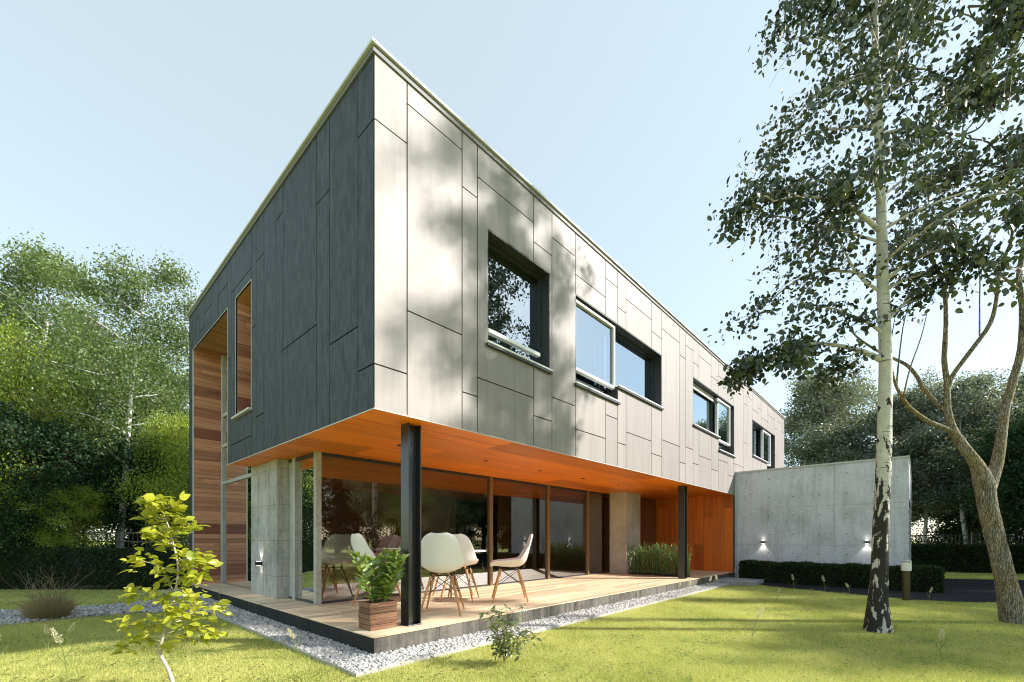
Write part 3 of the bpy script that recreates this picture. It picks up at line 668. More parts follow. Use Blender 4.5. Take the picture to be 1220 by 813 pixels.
# wall lamps
def wall_lamp(loc, rz, label, up, down):
    r = empty('wall_lamp', loc, rz); tag(r, label, 'wall lamp')
    b = MB(); b.box((-0.09, -0.05, -0.035), (0.0, 0.05, 0.035)); b.build('housing', M['steel'], r, bevel=0.003)
    for s, pw in ((1, up), (-1, down)):
        q = MB(); q.box((-0.075, -0.035, s*0.0355), (-0.02, 0.035, s*0.038)); q.build('lens', M['lamp'], r)
        ld = bpy.data.lights.new('lamp_beam', 'SPOT'); ld.energy = pw; ld.color = (1, 0.92, 0.78); ld.spot_size = math.radians(95); ld.spot_blend = 0.6; ld.shadow_soft_size = 0.01
        lo = bpy.data.objects.new('lamp_beam', ld); COL.objects.link(lo); lo.parent = r; lo.location = (-0.05, 0, s*0.045)
        lo.rotation_euler = (math.radians(180 if s > 0 else 0), 0, 0)
    return r
wall_lamp((0.387, 4.62, 0.80), 0, 'small black box lamp lit on the shaded concrete pillar', 2.2, 0.7)
wall_lamp((12.417, -0.79, 1.15), 0, 'small black box lamp lit on the garage wall beside the timber terrace', 0.25, 2.8)
wall_lamp((12.417, -3.22, 1.16), 0, 'small black box lamp on the garage wall half hidden by the birch trunk', 0.25, 2.8)
# bollard
BO = empty('bollard_lamp', (9.62, -4.02, 0)); tag(BO, 'short brown bollard lamp with white head at the lawn edge by the driveway', 'bollard lamp')
b = MB(); b.tube([(0,0,0),(0,0,0.60)], [0.066, 0.066], 24); b.build('post', simple('bronze bollard', (0.07, 0.055, 0.03), 0.35, 0.4), BO, smooth=False)
b = MB(); b.tube([(0,0,0.60),(0,0,0.77)], [0.082, 0.082], 28); b.build('diffuser', M['opal'], BO)
b = MB(); b.tube([(0,0,0.77),(0,0,0.80),(0,0,0.81)], [0.084, 0.084, 0.07], 28); b.build('cap', M['frame_grey'], BO)

# ---------------------------------------------------------------- chairs and tables
CS = 1.34
def make_chair():
    r = empty('shell_chair')
    prof = [(0.235, 0.425, 0.17), (0.215, 0.440, 0.195), (0.15, 0.437, 0.215), (0.05, 0.425, 0.225), (-0.06, 0.420, 0.232), (-0.14, 0.432, 0.236), (-0.19, 0.470, 0.236),
            (-0.215, 0.53, 0.232), (-0.232, 0.60, 0.222), (-0.25, 0.68, 0.205), (-0.27, 0.75, 0.178), (-0.285, 0.80, 0.140), (-0.292, 0.825, 0.075)]
    nu = 15; V = []; F = []
    for i, (x, z, w) in enumerate(prof):
        k = i / (len(prof)-1)
        p0 = Vector((prof[max(i-1,0)][0], 0, prof[max(i-1,0)][1])); p1 = Vector((prof[min(i+1,len(prof)-1)][0], 0, prof[min(i+1,len(prof)-1)][1]))
        tg = (p1-p0).normalized(); nrm = Vector((tg.z, 0, -tg.x))  # points up/forward
        if nrm.dot(Vector((0.6, 0, 0.8))) < 0: nrm = -nrm
        for j in range(nu):
            s = -1 + 2*j/(nu-1); side = abs(s)**2.4
            lift = 0.075*side*(1 if 0.08 < k < 0.75 else 0.55) * (0.6 + 0.8*math.sin(math.pi*min(1, k*1.25))**2)
            p = Vector((x, s*w, z)) + nrm*lift
            V.append(p*CS)
    n = len(prof)
    for i in range(n-1):
        for j in range(nu-1): F.append((i*nu+j, i*nu+j+1, (i+1)*nu+j+1, (i+1)*nu+j))
    m = MB(); m.add(V, F); o = m.build('shell', M['shell'], r, smooth=True)
    so_ = o.modifiers.new('thick', 'SOLIDIFY'); so_.thickness = 0.011; sb = o.modifiers.new('sub', 'SUBSURF'); sb.levels = 2; sb.render_levels = 2
    tops = [(0.11, 0.105), (0.11, -0.105), (-0.11, 0.105), (-0.11, -0.105)]; feet = [(0.215, 0.205), (0.215, -0.205), (-0.215, 0.205), (-0.215, -0.205)]
    for (a, c), (p, q) in zip(tops, feet):
        l = MB(); l.tube([Vector((a, c, 0.39))*CS, Vector((a+(p-a)*0.5, c+(q-c)*0.5, 0.2))*CS, Vector((p, q, 0.0))*CS], [0.0135*CS, 0.014*CS, 0.0085*CS], 12)
        lo = l.build('leg', M['beech'], r, smooth=True)
    w = MB(); wr = 0.0034*CS
    def P(i, h):
        a, c = tops[i]; p, q = feet[i]; k = (0.39-h)/0.39; return Vector((a+(p-a)*k, c+(q-c)*k, h))*CS
    for i, j in ((0,1),(1,0),(2,3),(3,2),(0,2),(2,0),(1,3),(3,1)): w.bar(P(i, 0.385), P(j, 0.19), wr, n=6)
    w.bar(P(0,0.385), P(3,0.385), wr*1.4); w.bar(P(1,0.385), P(2,0.385), wr*1.4)
    for i in range(4): w.bar(P(i, 0.385), Vector((tops[i][0], tops[i][1], 0.425))*CS, wr*3.2, n=8)
    w.build('wire_base', M['wire'], r)
    return r
ch = make_chair(); grp = 'white shell chairs round the tables'
def put(o, x, y, face, lab):
    o.location = (x, y, ZD); o.rotation_euler = (0, 0, math.atan2(face[1], face[0])); tag(o, lab, 'chair', grp); return o
spots = [(1.46, 0.70, (0.72, 0.70), 'white shell chair nearest the steel column with its back to the lawn'),
         (2.46, 1.50, (0.80, 0.60), 'white shell chair half hidden behind the front chair at the round table'),
         (3.00, 0.86, (-0.72, 0.69), 'white shell chair seen side on at the right of the terrace table'),
         (1.18, 1.92, (1.0, -0.05), 'white shell chair behind the potted plant on the terrace')]
put(ch, *spots[0])
for s in spots[1:]: put(copy_tree(ch), *s)
inner = [(1.25, 3.40, (0.3, 0.95), 'dim shell chair just inside the glass behind the planter'), (2.35, 3.95, (-0.9, 0.3), 'dim shell chair indoors at the far side of the dining table')]
for s in inner: put(copy_tree(ch), *s)
def make_table():
    r = empty('round_table'); b = MB(); b.disc((0, 0), 0.60, 0.80, 0.824, 56); b.build('table_top', M['shell'], r, bevel=0.006)
    for k in range(4):
        a = math.pi/4 + k*math.pi/2; l = MB(); l.tube([(0.13*math.cos(a), 0.13*math.sin(a), 0.80), (0.36*math.cos(a), 0.36*math.sin(a), 0.0)], [0.022, 0.013], 12); l.build('leg', M['beech'], r, smooth=True)
    b = MB(); b.disc((0, 0), 0.17, 0.775, 0.80, 24); b.build('leg_mount', M['wire'], r); return r
tb = make_table(); tb.location = (2.72, 2.00, ZD); tag(tb, 'round white table in the sun on the open terrace', 'table', 'round white tables')
t2 = copy_tree(tb); t2.location = (1.72, 4.35, ZD); tag(t2, 'round white table indoors behind the glass', 'table', 'round white tables')

# ---------------------------------------------------------------- foliage helpers
def leaf_arrays(C, size, rng, aspect=0.55, fold=0.25, up=0.3, droop=0.0, D=None):
    """kite leaves: C centres (n,3); returns V, F with two triangles per leaf"""
    n = len(C)
    if D is None: D = rng.normal(size=(n, 3)); D[:, 2] -= droop
    D = D / np.linalg.norm(D, axis=1, keepdims=True)
    Nn = rng.normal(size=(n, 3)); Nn[:, 2] += up; Nn -= D * (Nn * D).sum(1, keepdims=True); Nn /= np.linalg.norm(Nn, axis=1, keepdims=True)
    Sd = np.cross(D, Nn); s = (rng.uniform(0.6, 1.25, n) * size)[:, None]
    B = C; T = C + D*s; Mi = C + D*s*0.42
    Lf = Mi + Sd*s*aspect*0.5 + Nn*s*fold*aspect; Rt = Mi - Sd*s*aspect*0.5 + Nn*s*fold*aspect
    V = np.stack([B, Lf, T, Rt], 1).reshape(-1, 3); i = np.arange(n)*4
    F = np.concatenate([np.stack([i, i+2, i+1], 1), np.stack([i, i+3, i+2], 1)]).astype(np.int32)
    return V, F
def leaf6(C, D, size, rng, aspect=0.6, curl=0.2, up=0.6):
    """rounder leaves, 8 vertices, for near plants"""
    n = len(C); D = D / np.linalg.norm(D, axis=1, keepdims=True)
    Nn = rng.normal(size=(n, 3))*0.5; Nn[:, 2] += up; Nn -= D*(Nn*D).sum(1, keepdims=True); Nn /= np.linalg.norm(Nn, axis=1, keepdims=True)
    Sd = np.cross(D, Nn); s = (rng.uniform(0.4, 1.3, n)*size)[:, None]
    prof = [(0.0, 0.0), (0.16, 0.36), (0.42, 0.5), (0.72, 0.36), (1.0, 0.0)]
    pts = []
    mid = [C + D*s*t - Nn*s*curl*t*t for t, w in prof]
    L = [mid[k] + Sd*s*aspect*prof[k][1] + Nn*s*0.16*prof[k][1] for k in (1,2,3)]
    R = [mid[k] - Sd*s*aspect*prof[k][1] + Nn*s*0.16*prof[k][1] for k in (1,2,3)]
    V = np.stack(mid + L + R, 1).reshape(-1, 3)   # 0-4 mid, 5-7 L, 8-10 R
    base = np.array([(0,1,5),(1,2,6),(1,6,5),(2,3,7),(2,7,6),(3,4,7),(0,8,1),(1,9,2),(1,8,9),(2,10,3),(2,9,10),(3,10,4)])
    F = (base[None] + (np.arange(n)*11)[:, None, None]).reshape(-1, 3)
    return V, F
def curve_pts(p, d, length, n, rng, wob=0.15, droop=0.0, rise=0.0):
    pts = [np.array(p, float)]; d = np.array(d, float); d /= np.linalg.norm(d); st = length/n
    for i in range(n):
        d = d + rng.normal(size=3)*wob; d[2] += rise - droop*(i/n); d /= np.linalg.norm(d); pts.append(pts[-1] + d*st)
    return pts

# ---------------------------------------------------------------- far trees: a few kinds, each with trunk and crown; copies share mesh data
def tree_kind(name, leafm, barkm, h, crown_r, trunk_r, n_leaf, leaf, seed, base=0.25, gaps=0.0, shape='oval', droop=0.3, limbs=26):
    r = np.random.default_rng(seed); tr = MB(); top = h
    tp = curve_pts((0,0,0), (r.normal()*0.03, r.normal()*0.03, 1), top*0.96, 12, r, 0.03)
    tr.tube(tp, [trunk_r*(1.25 if i == 0 else (1 - 0.92*i/12)) for i in range(13)], 10)
    C = []
    for k in range(limbs):
        f = base + (0.97-base)*(k+0.5)/limbs; q = f*12; i0 = int(min(q, 11)); p = np.array(tp[i0])*(1-(q-i0)) + np.array(tp[i0+1])*(q-i0)
        t = (f-base)/(1-base)
        if shape == 'oval': rr = crown_r*(0.30 + 0.95*math.sin(math.pi*min(1, (t*0.80+0.18)))**0.8)
        elif shape == 'round': rr = crown_r*math.sqrt(max(0.08, 1-(2*t-1)**2))*1.05
        else: rr = crown_r*(1.05-t)
        a = k*2.4 + r.uniform(-0.5, 0.5); L = rr*r.uniform(0.7, 1.12)
        bp = curve_pts(p, (math.cos(a), math.sin(a), 0.55), L, 7, r, 0.13, droop*0.35)
        tr.tube(bp, [trunk_r*0.26*(1-t*0.6)*(1-0.9*i/7) + 0.004 for i in range(8)], 6)
        for j in range(2, 8):
            m_ = 5 if j > 3 else 3
            for _ in range(m_):
                sp = curve_pts(bp[j], r.normal(size=3)*[1,1,0.6], rr*r.uniform(0.18, 0.45), 3, r, 0.2, droop)
                if r.uniform() < gaps: continue
                tr.mi = 1; tr.tube(sp, [0.008, 0.006, 0.004, 0.002], 3, cap=False); tr.mi = 0
                C.append(sp[-1]); C.append(sp[2])
    C = np.array(C); per = max(1, n_leaf//len(C)); sig = crown_r*0.095
    P = np.repeat(C, per, 0) + r.normal(size=(len(C)*per, 3))*[sig, sig, sig*0.85]
    P = P[P[:, 2] > h*base*0.55]
    V, F = leaf_arrays(P, leaf, r, 0.62, 0.2, 0.35, 0.5)
    root = empty(name)
    tr.build('trunk', [barkm, M['bark_dark']], root, smooth=True); fast_mesh('crown', V, F, leafm, parent=root)
    return root
kinds = {
 'birch': tree_kind('birch_tree', M['leaf_mid'], M['birch_far'], 10.0, 2.0, 0.11, 34000, 0.085, 1, 0.33, 0.30, 'oval', 0.6, 22),
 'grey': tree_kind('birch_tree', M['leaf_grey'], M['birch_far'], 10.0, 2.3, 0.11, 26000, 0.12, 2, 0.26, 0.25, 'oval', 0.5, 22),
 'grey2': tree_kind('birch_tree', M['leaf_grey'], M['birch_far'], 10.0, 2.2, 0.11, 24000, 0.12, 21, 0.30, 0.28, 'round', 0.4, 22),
 'lime': tree_kind('bushy_tree', M['leaf_lime'], M['bark_dark'], 7.0, 2.2, 0.12, 26000, 0.09, 3, 0.18, 0.05, 'round', 0.8),
 'dark': tree_kind('evergreen_tree', M['leaf_dark'], M['bark_dark'], 6.0, 2.2, 0.16, 26000, 0.12, 4, 0.06, 0.0, 'round', 0.4),
 'dark2': tree_kind('evergreen_tree', M['leaf_dark'], M['bark_dark'], 8.0, 2.6, 0.18, 26000, 0.14, 5, 0.10, 0.0, 'oval', 0.3),
}
used = {}
HT = {'birch': 10.0, 'grey': 10.0, 'grey2': 10.0, 'lime': 7.0, 'dark': 6.0, 'dark2': 8.0}
def place(kind, p, h, rz, lab, cat='tree', group=None, wide=1.0):
    k = kinds[kind]; o = k if kind not in used else copy_tree(k); used[kind] = 1
    s = h/HT[kind]; o.location = (p[0], p[1], 0); o.rotation_euler = (0, 0, rz); o.scale = (s*wide, s*wide, s)
    tag(o, lab, cat, group); return o
GL = 'trees behind the fence left of the house'; GR = 'trees behind the driveway hedge'; GF = 'screening trees across the lawn to the right'
L_ = [ # kind, px, b, height, rot, wide
 ('birch', 142, 12.6, 9.6, 0.3, 0.95, 'slender white stemmed birch standing alone in front of the left wood'),
 ('birch', 38, 13.8, 11.1, 1.9, 0.95, 'tall pale birch rising highest at the left edge'),
 ('birch', -60, 14.5, 11.6, 4.0, 1.0, 'birch just off the left edge of the view'),
 ('dark', 45, 11.6, 4.5, 0.5, 0.95, 'rounded dark evergreen in shade at the lower left'),
 ('dark', -60, 12.5, 5.2, 2.5, 1.05, 'dark evergreen at the far left edge'),
 ('lime', 8, 11.9, 7.2, 1.0, 0.66, 'yellow green tree glowing above the dark evergreen'),
 ('lime', 82, 11.5, 2.75, 2.0, 1.0, 'small yellow green tree low over the left fence'),
 ('lime', 212, 12.4, 5.0, 3.0, 0.62, 'yellow green tree beside the dark corner of the house'),
 ('dark', 185, 13.6, 4.6, 4.4, 1.0, 'dark evergreen beside the house corner under the yellow tree'),
 ('dark2', 85, 16.5, 6.2, 1.2, 0.9, 'dark evergreen behind the lone birch to its left'),
 ('dark2', 190, 16.8, 6.4, 2.2, 1.1, 'dark evergreen behind the lone birch to its right'),
 ('dark2', 10, 16.5, 7.0, 3.2, 1.1, 'dark evergreen at the back of the left wood'),
 ('grey', 85, 18.0, 9.8, 0.4, 1.0, 'grey green birch filling the back of the left wood'),
 ('birch', 205, 16.5, 8.4, 2.6, 1.1, 'green birch against the roof corner of the house'),
 ('grey', 225, 20.0, 8.0, 5.0, 1.0, 'grey green birch mostly hidden behind the house corner'),
]
for (k, px_, b_, h_, rz_, wd, lab) in L_: place(k, at(px_, b_), h_, rz_, lab, 'tree', GL, wd)
R_ = [
 ('grey', 945, 27, 10.0, 0.2, 1.05, 'grey green birch touching the far roof corner of the house'),
 ('grey2', 985, 25, 10.8, 1.4, 1.05, 'rounded grey green birch above the left half of the garage'),
 ('grey', 1022, 26, 11.6, 2.4, 1.0, 'tall grey green birch left of the near white trunk'),
 ('grey2', 1062, 24, 9.6, 3.9, 1.1, 'grey green birch behind the near white trunk'),
 ('grey', 1100, 22.5, 9.2, 0.9, 1.0, 'grey birch with a pale stem right of the garage end'),
 ('grey2', 1155, 21, 9.6, 5.2, 1.0, 'white stemmed birch between garage and leaning tree'),
 ('grey', 1195, 23, 9.0, 4.0, 1.0, 'grey birch behind the leaning tree'),
 ('dark', 1232, 17.5, 5.9, 1.0, 1.15, 'dark evergreen at the right edge behind the hedge'),
 ('dark2', 1300, 18, 8.0, 1.0, 1.1, 'large evergreen off the right edge'),
 ('grey2', 1122, 29, 8.6, 2.0, 1.1, 'grey birch at the back beside the garage end'),
 ('grey', 1180, 28, 8.6, 3.0, 1.1, 'grey birch at the back behind the leaning tree'),
 ('dark2', 1050, 31, 6.6, 5.0, 1.2, 'dark evergreen at the back behind the near birch'),
 ('dark2', 985, 33, 7.2, 0.5, 1.2, 'dark evergreen at the back over the garage roof'),
 ('grey', 1280, 22, 10.0, 2.8, 1.0, 'grey birch just off the right edge'),
]
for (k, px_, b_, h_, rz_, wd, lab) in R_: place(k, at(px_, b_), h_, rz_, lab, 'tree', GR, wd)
# across the lawn, seen mirrored in the glass; low enough to let the sun through
fr_ = np.random.default_rng(5)
names = 'first second third fourth fifth sixth seventh eighth ninth tenth eleventh twelfth thirteenth fourteenth fifteenth sixteenth seventeenth eighteenth'.split()
for i in range(18):
    s_ = -16 + i*2.6; X_ = 27 + (3 if i % 2 else 0) + fr_.uniform(-1, 1)
    p = (CAM.x + X_*RX[0] + s_*FW[0], CAM.y + X_*RX[1] + s_*FW[1])
    kd = ['dark', 'dark2', 'dark'][i % 3]
    place(kd, p, [7.6, 8.6, 8.0][i % 3], fr_.uniform(0, 6), '%s evergreen of the row across the lawn, counted from the road' % names[i], 'tree', GF, 1.1)
# two open trees outside the view on the right whose shade falls across the lawn
for kd, X_, s_, h_, wd, lab in [('grey2', 12.6, 4.3, 6.2, 0.85, 'loose birch on the lawn just right of the view'), ('birch', 11.6, 5.8, 5.6, 1.0, 'short birch on the lawn right of the leaning tree'),
        ('grey', 14.8, 7.6, 7.0, 0.9, 'loose birch on the lawn further to the right'), ('dark2', 17.5, 10.6, 7.0, 1.0, 'evergreen by the driveway outside the view'), ('dark2', 20.5, 13.6, 8.0, 1.0, 'second evergreen up the driveway outside the view')]:
    place(kd, (CAM.x + X_*RX[0] + s_*FW[0], CAM.y + X_*RX[1] + s_*FW[1]), h_, X_, lab, 'tree', None, wd)
for k_, o_ in kinds.items():
    if k_ not in used: print('unused', k_)

# ---------------------------------------------------------------- hedges and fences
def hedge(name, p, q, w, h, n, leaf, lab, lm=None, seed=3):
    r = np.random.default_rng(seed); p = np.array(p[:2], float); q = np.array(q[:2], float); L = np.linalg.norm(q-p); d = (q-p)/L; s = np.array([-d[1], d[0]])
    root = empty(name, (p[0], p[1], 0), math.atan2(d[1], d[0])); tag(root, lab, 'hedge')
    b = MB(); b.box((0.05, -w/2+0.06, 0), (L-0.05, w/2-0.06, h-0.07)); b.build('core', M['core'], root)
    P = np.c_[r.uniform(0, L, n), r.uniform(-w/2, w/2, n), r.uniform(0.0, h, n)]
    face = r.integers(0, 8, n)  # press leaves to the shell
    P[:, 1] = np.where(face <= 2, -w/2 + np.abs(r.normal(0, 0.035, n)), np.where(face <= 4, w/2 - np.abs(r.normal(0, 0.035, n)), P[:, 1]))
    P[:, 2] = np.where((face == 5) | (face == 6), h - np.abs(r.normal(0, 0.035, n)), P[:, 2])
    P[:, 0] = np.where(face == 7, np.where(r.uniform(size=n) < 0.5, np.abs(r.normal(0, 0.04, n)), L - np.abs(r.normal(0, 0.04, n))), P[:, 0])
    wob = 0.03*np.sin(P[:, 0]*5.1) + 0.02*np.sin(P[:, 0]*13 + P[:, 2]*9); P[:, 1] += wob; P[:, 2] += 0.6*wob*(P[:, 2] > h*0.8)
    D = r.normal(size=(n, 3)); D[:, 2] += 0.8; D[:, 1] += np.where(P[:, 1] < 0, -0.6, 0.6)
    V, F = leaf_arrays(P, leaf, r, 0.6, 0.2, 0.3, D=D)
    fast_mesh('foliage', V, F, lm or M['leaf_hedge'], parent=root); return root
hedge('clipped_hedge', (11.92, -4.62), (11.92, -0.34), 0.62, 0.57, 30000, 0.05, 'low clipped hedge running along the foot of the garage wall')
hedge('clipped_hedge', at(-200, 11.1), at(238, 11.1), 0.7, 0.98, 34000, 0.06, 'long dark hedge in front of the fence left of the house', seed=4)
hedge('clipped_hedge', at(1062, 17.2), at(1380, 14.6), 0.7, 1.02, 30000, 0.07, 'dark hedge beyond the driveway on the right', seed=5)
def fence(p, q, h, lab):
    p = np.array(p[:2], float); q = np.array(q[:2], float); L = np.linalg.norm(q-p); d = (q-p)/L
    root = empty('picket_fence', (p[0], p[1], 0), math.atan2(d[1], d[0])); tag(root, lab, 'fence')
    b = MB()
    for z in (h-0.05, h-0.28, 0.25): b.box((0, -0.012, z), (L, 0.012, z+0.03))
    b.build('rails', M['frame_dark'], root)
    b = MB(); x = 0.1
    while x < L: b.box((x, -0.007, 0.05), (x+0.014, 0.007, h)); x += 0.12
    b.build('pickets', M['frame_dark'], root)
    x = 0.0
    while x <= L:
        b = MB(); b.box((x-0.03, -0.03, 0), (x+0.03, 0.03, h+0.06)); b.build('post', M['frame_dark'], root); x += 2.4
    return root
fence(at(-220, 11.75), at(240, 11.75), 1.44, 'dark metal picket fence behind the hedge left of the house')
fence(at(1066, 17.8), at(1400, 15.0), 1.42, 'dark metal picket fence behind the hedge beyond the driveway')

# ---------------------------------------------------------------- the two near trees
def trace(pix):
    return [np.array(at(x, b, y)) for (x, y, b) in pix]
def smooth_path(pts, rad, k=4):
    P = []; R = []; n = len(pts)
    for i in range(n-1):
        p0, p1, p2, p3 = pts[max(i-1,0)], pts[i], pts[i+1], pts[min(i+2,n-1)]
        for j in range(k):
            t = j/k; P.append(0.5*((2*p1) + (-p0+p2)*t + (2*p0-5*p1+4*p2-p3)*t*t + (-p0+3*p1-3*p2+p3)*t**3)); R.append(rad[i]*(1-t) + rad[i+1]*t)
    P.append(pts[-1]); R.append(rad[-1]); return P, R
def w2r(w, b, k=1.30): return w/FPX*b/2/k

def near_tree(name, label, barkm, leafm, paths, twig_roots, seed, leaf, per, sig, base):
    root = empty(name, (base[0], base[1], 0)); tag(root, label, 'tree')
    r = np.random.default_rng(seed); tr = MB(); lm = tr; off = np.array([base[0], base[1], 0.0]); C = []; Dn = []
    first = True
    for pth, rad in paths:
        P, R = smooth_path(pth, rad); P = [p-off for p in P]
        tr.tube(P, R, 20 if first else 9, bump=0.05 if first else 0.03); first = False
    for (p, d, L, rr, nt_, dr) in twig_roots:
        p = np.array(p)-off; bp = curve_pts(p, d, L, 9, r, 0.12, dr*0.3)
        lm.tube(bp, [rr*(1-0.85*i/9)+0.003 for i in range(10)], 6)
        for j in range(2, 10):
            for _ in range(nt_):
                dd = np.array(bp[min(j+1, 9)]) - np.array(bp[max(j-1, 0)]); dd = dd/np.linalg.norm(dd) + r.normal(size=3)*0.75
                sp = curve_pts(bp[j], dd, L*r.uniform(0.14, 0.42), 5, r, 0.16, dr)
                lm.tube(sp, [0.0045, 0.004, 0.003, 0.0025, 0.002, 0.0015], 3, cap=False)
                if r.uniform() < 0.82:
                    for q in sp[1:]: C.append(q)
    tr.build('trunk', barkm, root, smooth=True)
    C = np.array(C); P = np.repeat(C, per, 0) + r.normal(size=(len(C)*per, 3))*sig
    D = r.normal(size=(len(P), 3)); D[:, 2] -= 0.9
    V, F = leaf6(P, D, leaf, r, 0.68, 0.2, 0.2)
    fast_mesh('crown', V, F, leafm, parent=root); return root, len(P)

B = 5.95
tp = trace([(1046,756,B),(1046,740,B),(1046,715,B),(1048,676,B),(1050,610,B),(1053,544,B),(1055,430,B),(1052,350,B),(1050,250,B),(1047,150,B),(1043,50,B),(1040,-50,B),(1038,-150,B)])
rad = [w2r(w, B) for w in (40, 33, 26, 21, 20, 19, 17, 15, 13, 11, 9, 6, 2)]
roots = []
rr_ = np.random.default_rng(31)
def cdir(right, fwd, up): return (right*RX[0]+fwd*FW[0], right*RX[1]+fwd*FW[1], up)
lows = [(1054, 400, -0.95, -0.2, 0.9, 1.25), (1054, 385, 0.75, 0.3, 0.9, 1.1), (1053, 350, -1, 0.4, 0.8, 1.4), (1053, 335, 0.9, -0.3, 0.8, 1.2)]
limb_l = trace([(1052,430,B),(1025,418,B-.05),(985,410,B-.1),(950,412,B-.15),(915,425,B-.2)])
limb_m = trace([(1048,275,B),(1020,252,B-.1),(985,238,B-.2),(950,234,B-.25),(922,240,B-.3)])
extra = [(limb_m, [w2r(w, B) for w in (8, 6, 4, 2.5, 1.5)]), (limb_l, [w2r(w, B) for w in (10, 7, 5, 3, 1.5)])]
for k_ in (1, 2, 3, 4):
    for _ in range(2 if k_ > 2 else 1):
        p = limb_l[k_]; roots.append((p, cdir(-0.9, rr_.uniform(-.6,.6), rr_.uniform(-0.3,0.35)), rr_.uniform(0.40, 0.62), 0.008, 2, 0.7))
for k_ in (1, 2, 3, 4):
    for _ in range(1): roots.append((limb_m[k_], cdir(-0.8, rr_.uniform(-.6,.6), rr_.uniform(-0.4,0.5)), rr_.uniform(0.45, 0.70), 0.008, 2, 0.9))
for (x, y, rt, fw, up, L) in lows: roots.append((np.array(at(x, B, y)), cdir(rt, fw, up), L, 0.022, 3, 0.55))
nb = 38
for i in range(nb):
    f = i/(nb-1); y = 345 - f*520; x = 1052 - f*13
    side = rr_.uniform(-1, 1); a = i*2.4 + rr_.uniform(-.4, .4); L = (1.85 - 0.70*f)*rr_.uniform(0.75, 1.12)
    roots.append((np.array(at(x, B, y)), cdir(math.cos(a), math.sin(a), 0.55 + 0.3*f), L, 0.020*(1-0.5*f), 3, 0.85))
bt, nl = near_tree('birch_tree', 'tall white trunked birch with dark torn bark in the middle of the right lawn', M['birch_bark'], M['leaf_birch'],
    [(tp, rad)] + extra, roots, 8, 0.078, 4, 0.085, at(1046, B))
print('birch leaves', nl)

b0 = 6.55
T = [
 ([(1212,758,b0),(1208,738,b0),(1200,700,b0),(1188,650,b0),(1177,605,b0),(1172,575,b0),(1163,553,b0),(1147,531,b0),(1135,512,b0),(1129,488,b0),(1128,455,b0),(1125,429,b0),(1127,387,b0),(1125,345,b0),(1114,316,b0),(1106,290,b0),(1102,240,b0)],
  (46,36,29,25,26,27,19,15,13,10,8.5,7.5,6.5,6,5,4,2)),
 ([(1174,590,b0),(1181,572,b0+.02),(1188,550,b0+.05),(1194,513,b0+.08),(1198,485,b0+.1),(1208,450,b0+.1),(1217,414,b0+.1),(1218,366,b0+.1),(1214,330,b0+.1),(1222,280,b0+.1),(1235,200,b0+.1),(1238,100,b0)],
  (22,20,17,14,13,12,11,9,8,7,5,2)),
 ([(1129,462,b0),(1136,446,b0-.03),(1156,419,b0-.06),(1180,385,b0-.1),(1188,350,b0-.1),(1192,316,b0-.1),(1206,278,b0-.15),(1200,200,b0-.2)], (8,7,7,6.5,5.5,5,4,1.5)),
 ([(1137,515,b0),(1120,508,b0-.05),(1104,501,b0-.1),(1083,485,b0-.15),(1071,467,b0-.2),(1064,448,b0-.25),(1060,420,b0-.3),(1066,380,b0-.3)], (8,7.5,7,6,5,4,2.5,1)),
 ([(1130,492,b0),(1117,481,b0+.06),(1101,464,b0+.1),(1092,448,b0+.15),(1080,435,b0+.2),(1064,427,b0+.25),(1040,415,b0+.3),(1015,395,b0+.35),(1000,360,b0+.35)], (7,7,6.5,6,5.5,5,4,3,1.5)),
 ([(1125,345,b0),(1150,300,b0+.1),(1180,262,b0+.2),(1210,255,b0+.2)], (3.5,2.8,2,1)),
 ([(1218,350,b0+.1),(1195,330,b0),(1170,310,b0),(1140,300,b0)], (5,4,3,1)),
 ([(1187,352,b0-.1),(1165,310,b0-.1),(1130,290,b0-.1),(1105,300,b0-.1)], (3.5,2.6,1.8,.8)),
 ([(1167,400,b0-.08),(1167,360,b0-.1),(1166,320,b0-.1),(1150,270,b0-.1)], (2.5,2,1.6,.8)),
 ([(1076,474,b0-.2),(1084,440,b0-.2),(1098,400,b0-.2),(1106,365,b0-.2)], (3,2.2,1.6,.8)),
 ([(1068,460,b0-.2),(1072,420,b0-.2),(1078,380,b0-.2),(1092,335,b0-.2)], (3,2.2,1.6,.8)),
]
paths = [(trace(p), [w2r(w, b0, 1.45) for w in ws]) for p, ws in T]
roots = []
for i in range(24):
    x = rr_.uniform(1080, 1265); y = rr_.uniform(-10, 245) if x < 1180 else rr_.uniform(-10, 275)
    a = rr_.uniform(0, 6.28); roots.append((np.array(at(x, b0 + rr_.uniform(-.9, .6), y)), cdir(math.cos(a), 0.5*math.sin(a), 0.15), rr_.uniform(0.6, 1.0), 0.012, 3, 0.6))
# limbs that carry those sprays
nodes = [np.array(q) for pth, _w in paths for q in pth if q[2] > 3.2]
for (p, *_r) in roots:
    p = np.array(p); q = min(nodes, key=lambda n_: np.linalg.norm(n_ - p) + (0.8 if n_[2] > p[2] else 0))
    k_ = min(1, np.linalg.norm(p-q)); m1 = q*0.67 + p*0.33 + rr_.normal(size=3)*0.10*k_; m2 = q*0.33 + p*0.67 + rr_.normal(size=3)*0.10*k_; paths.append(([q, m1, m2, p], [0.013, 0.011, 0.009, 0.007])); nodes.append(m2)
_, nl = near_tree('leaning_tree', 'leaning forked tree with brown flaking bark at the right edge of the lawn', M['bark'], M['leaf_right'], paths, roots, 9, 0.080, 3, 0.08, at(1208, b0))
print('leaning leaves', nl)

# ---------------------------------------------------------------- small plants
def build_leaves(V, F, name, m, parent): return fast_mesh(name, V, F, m, parent=parent)
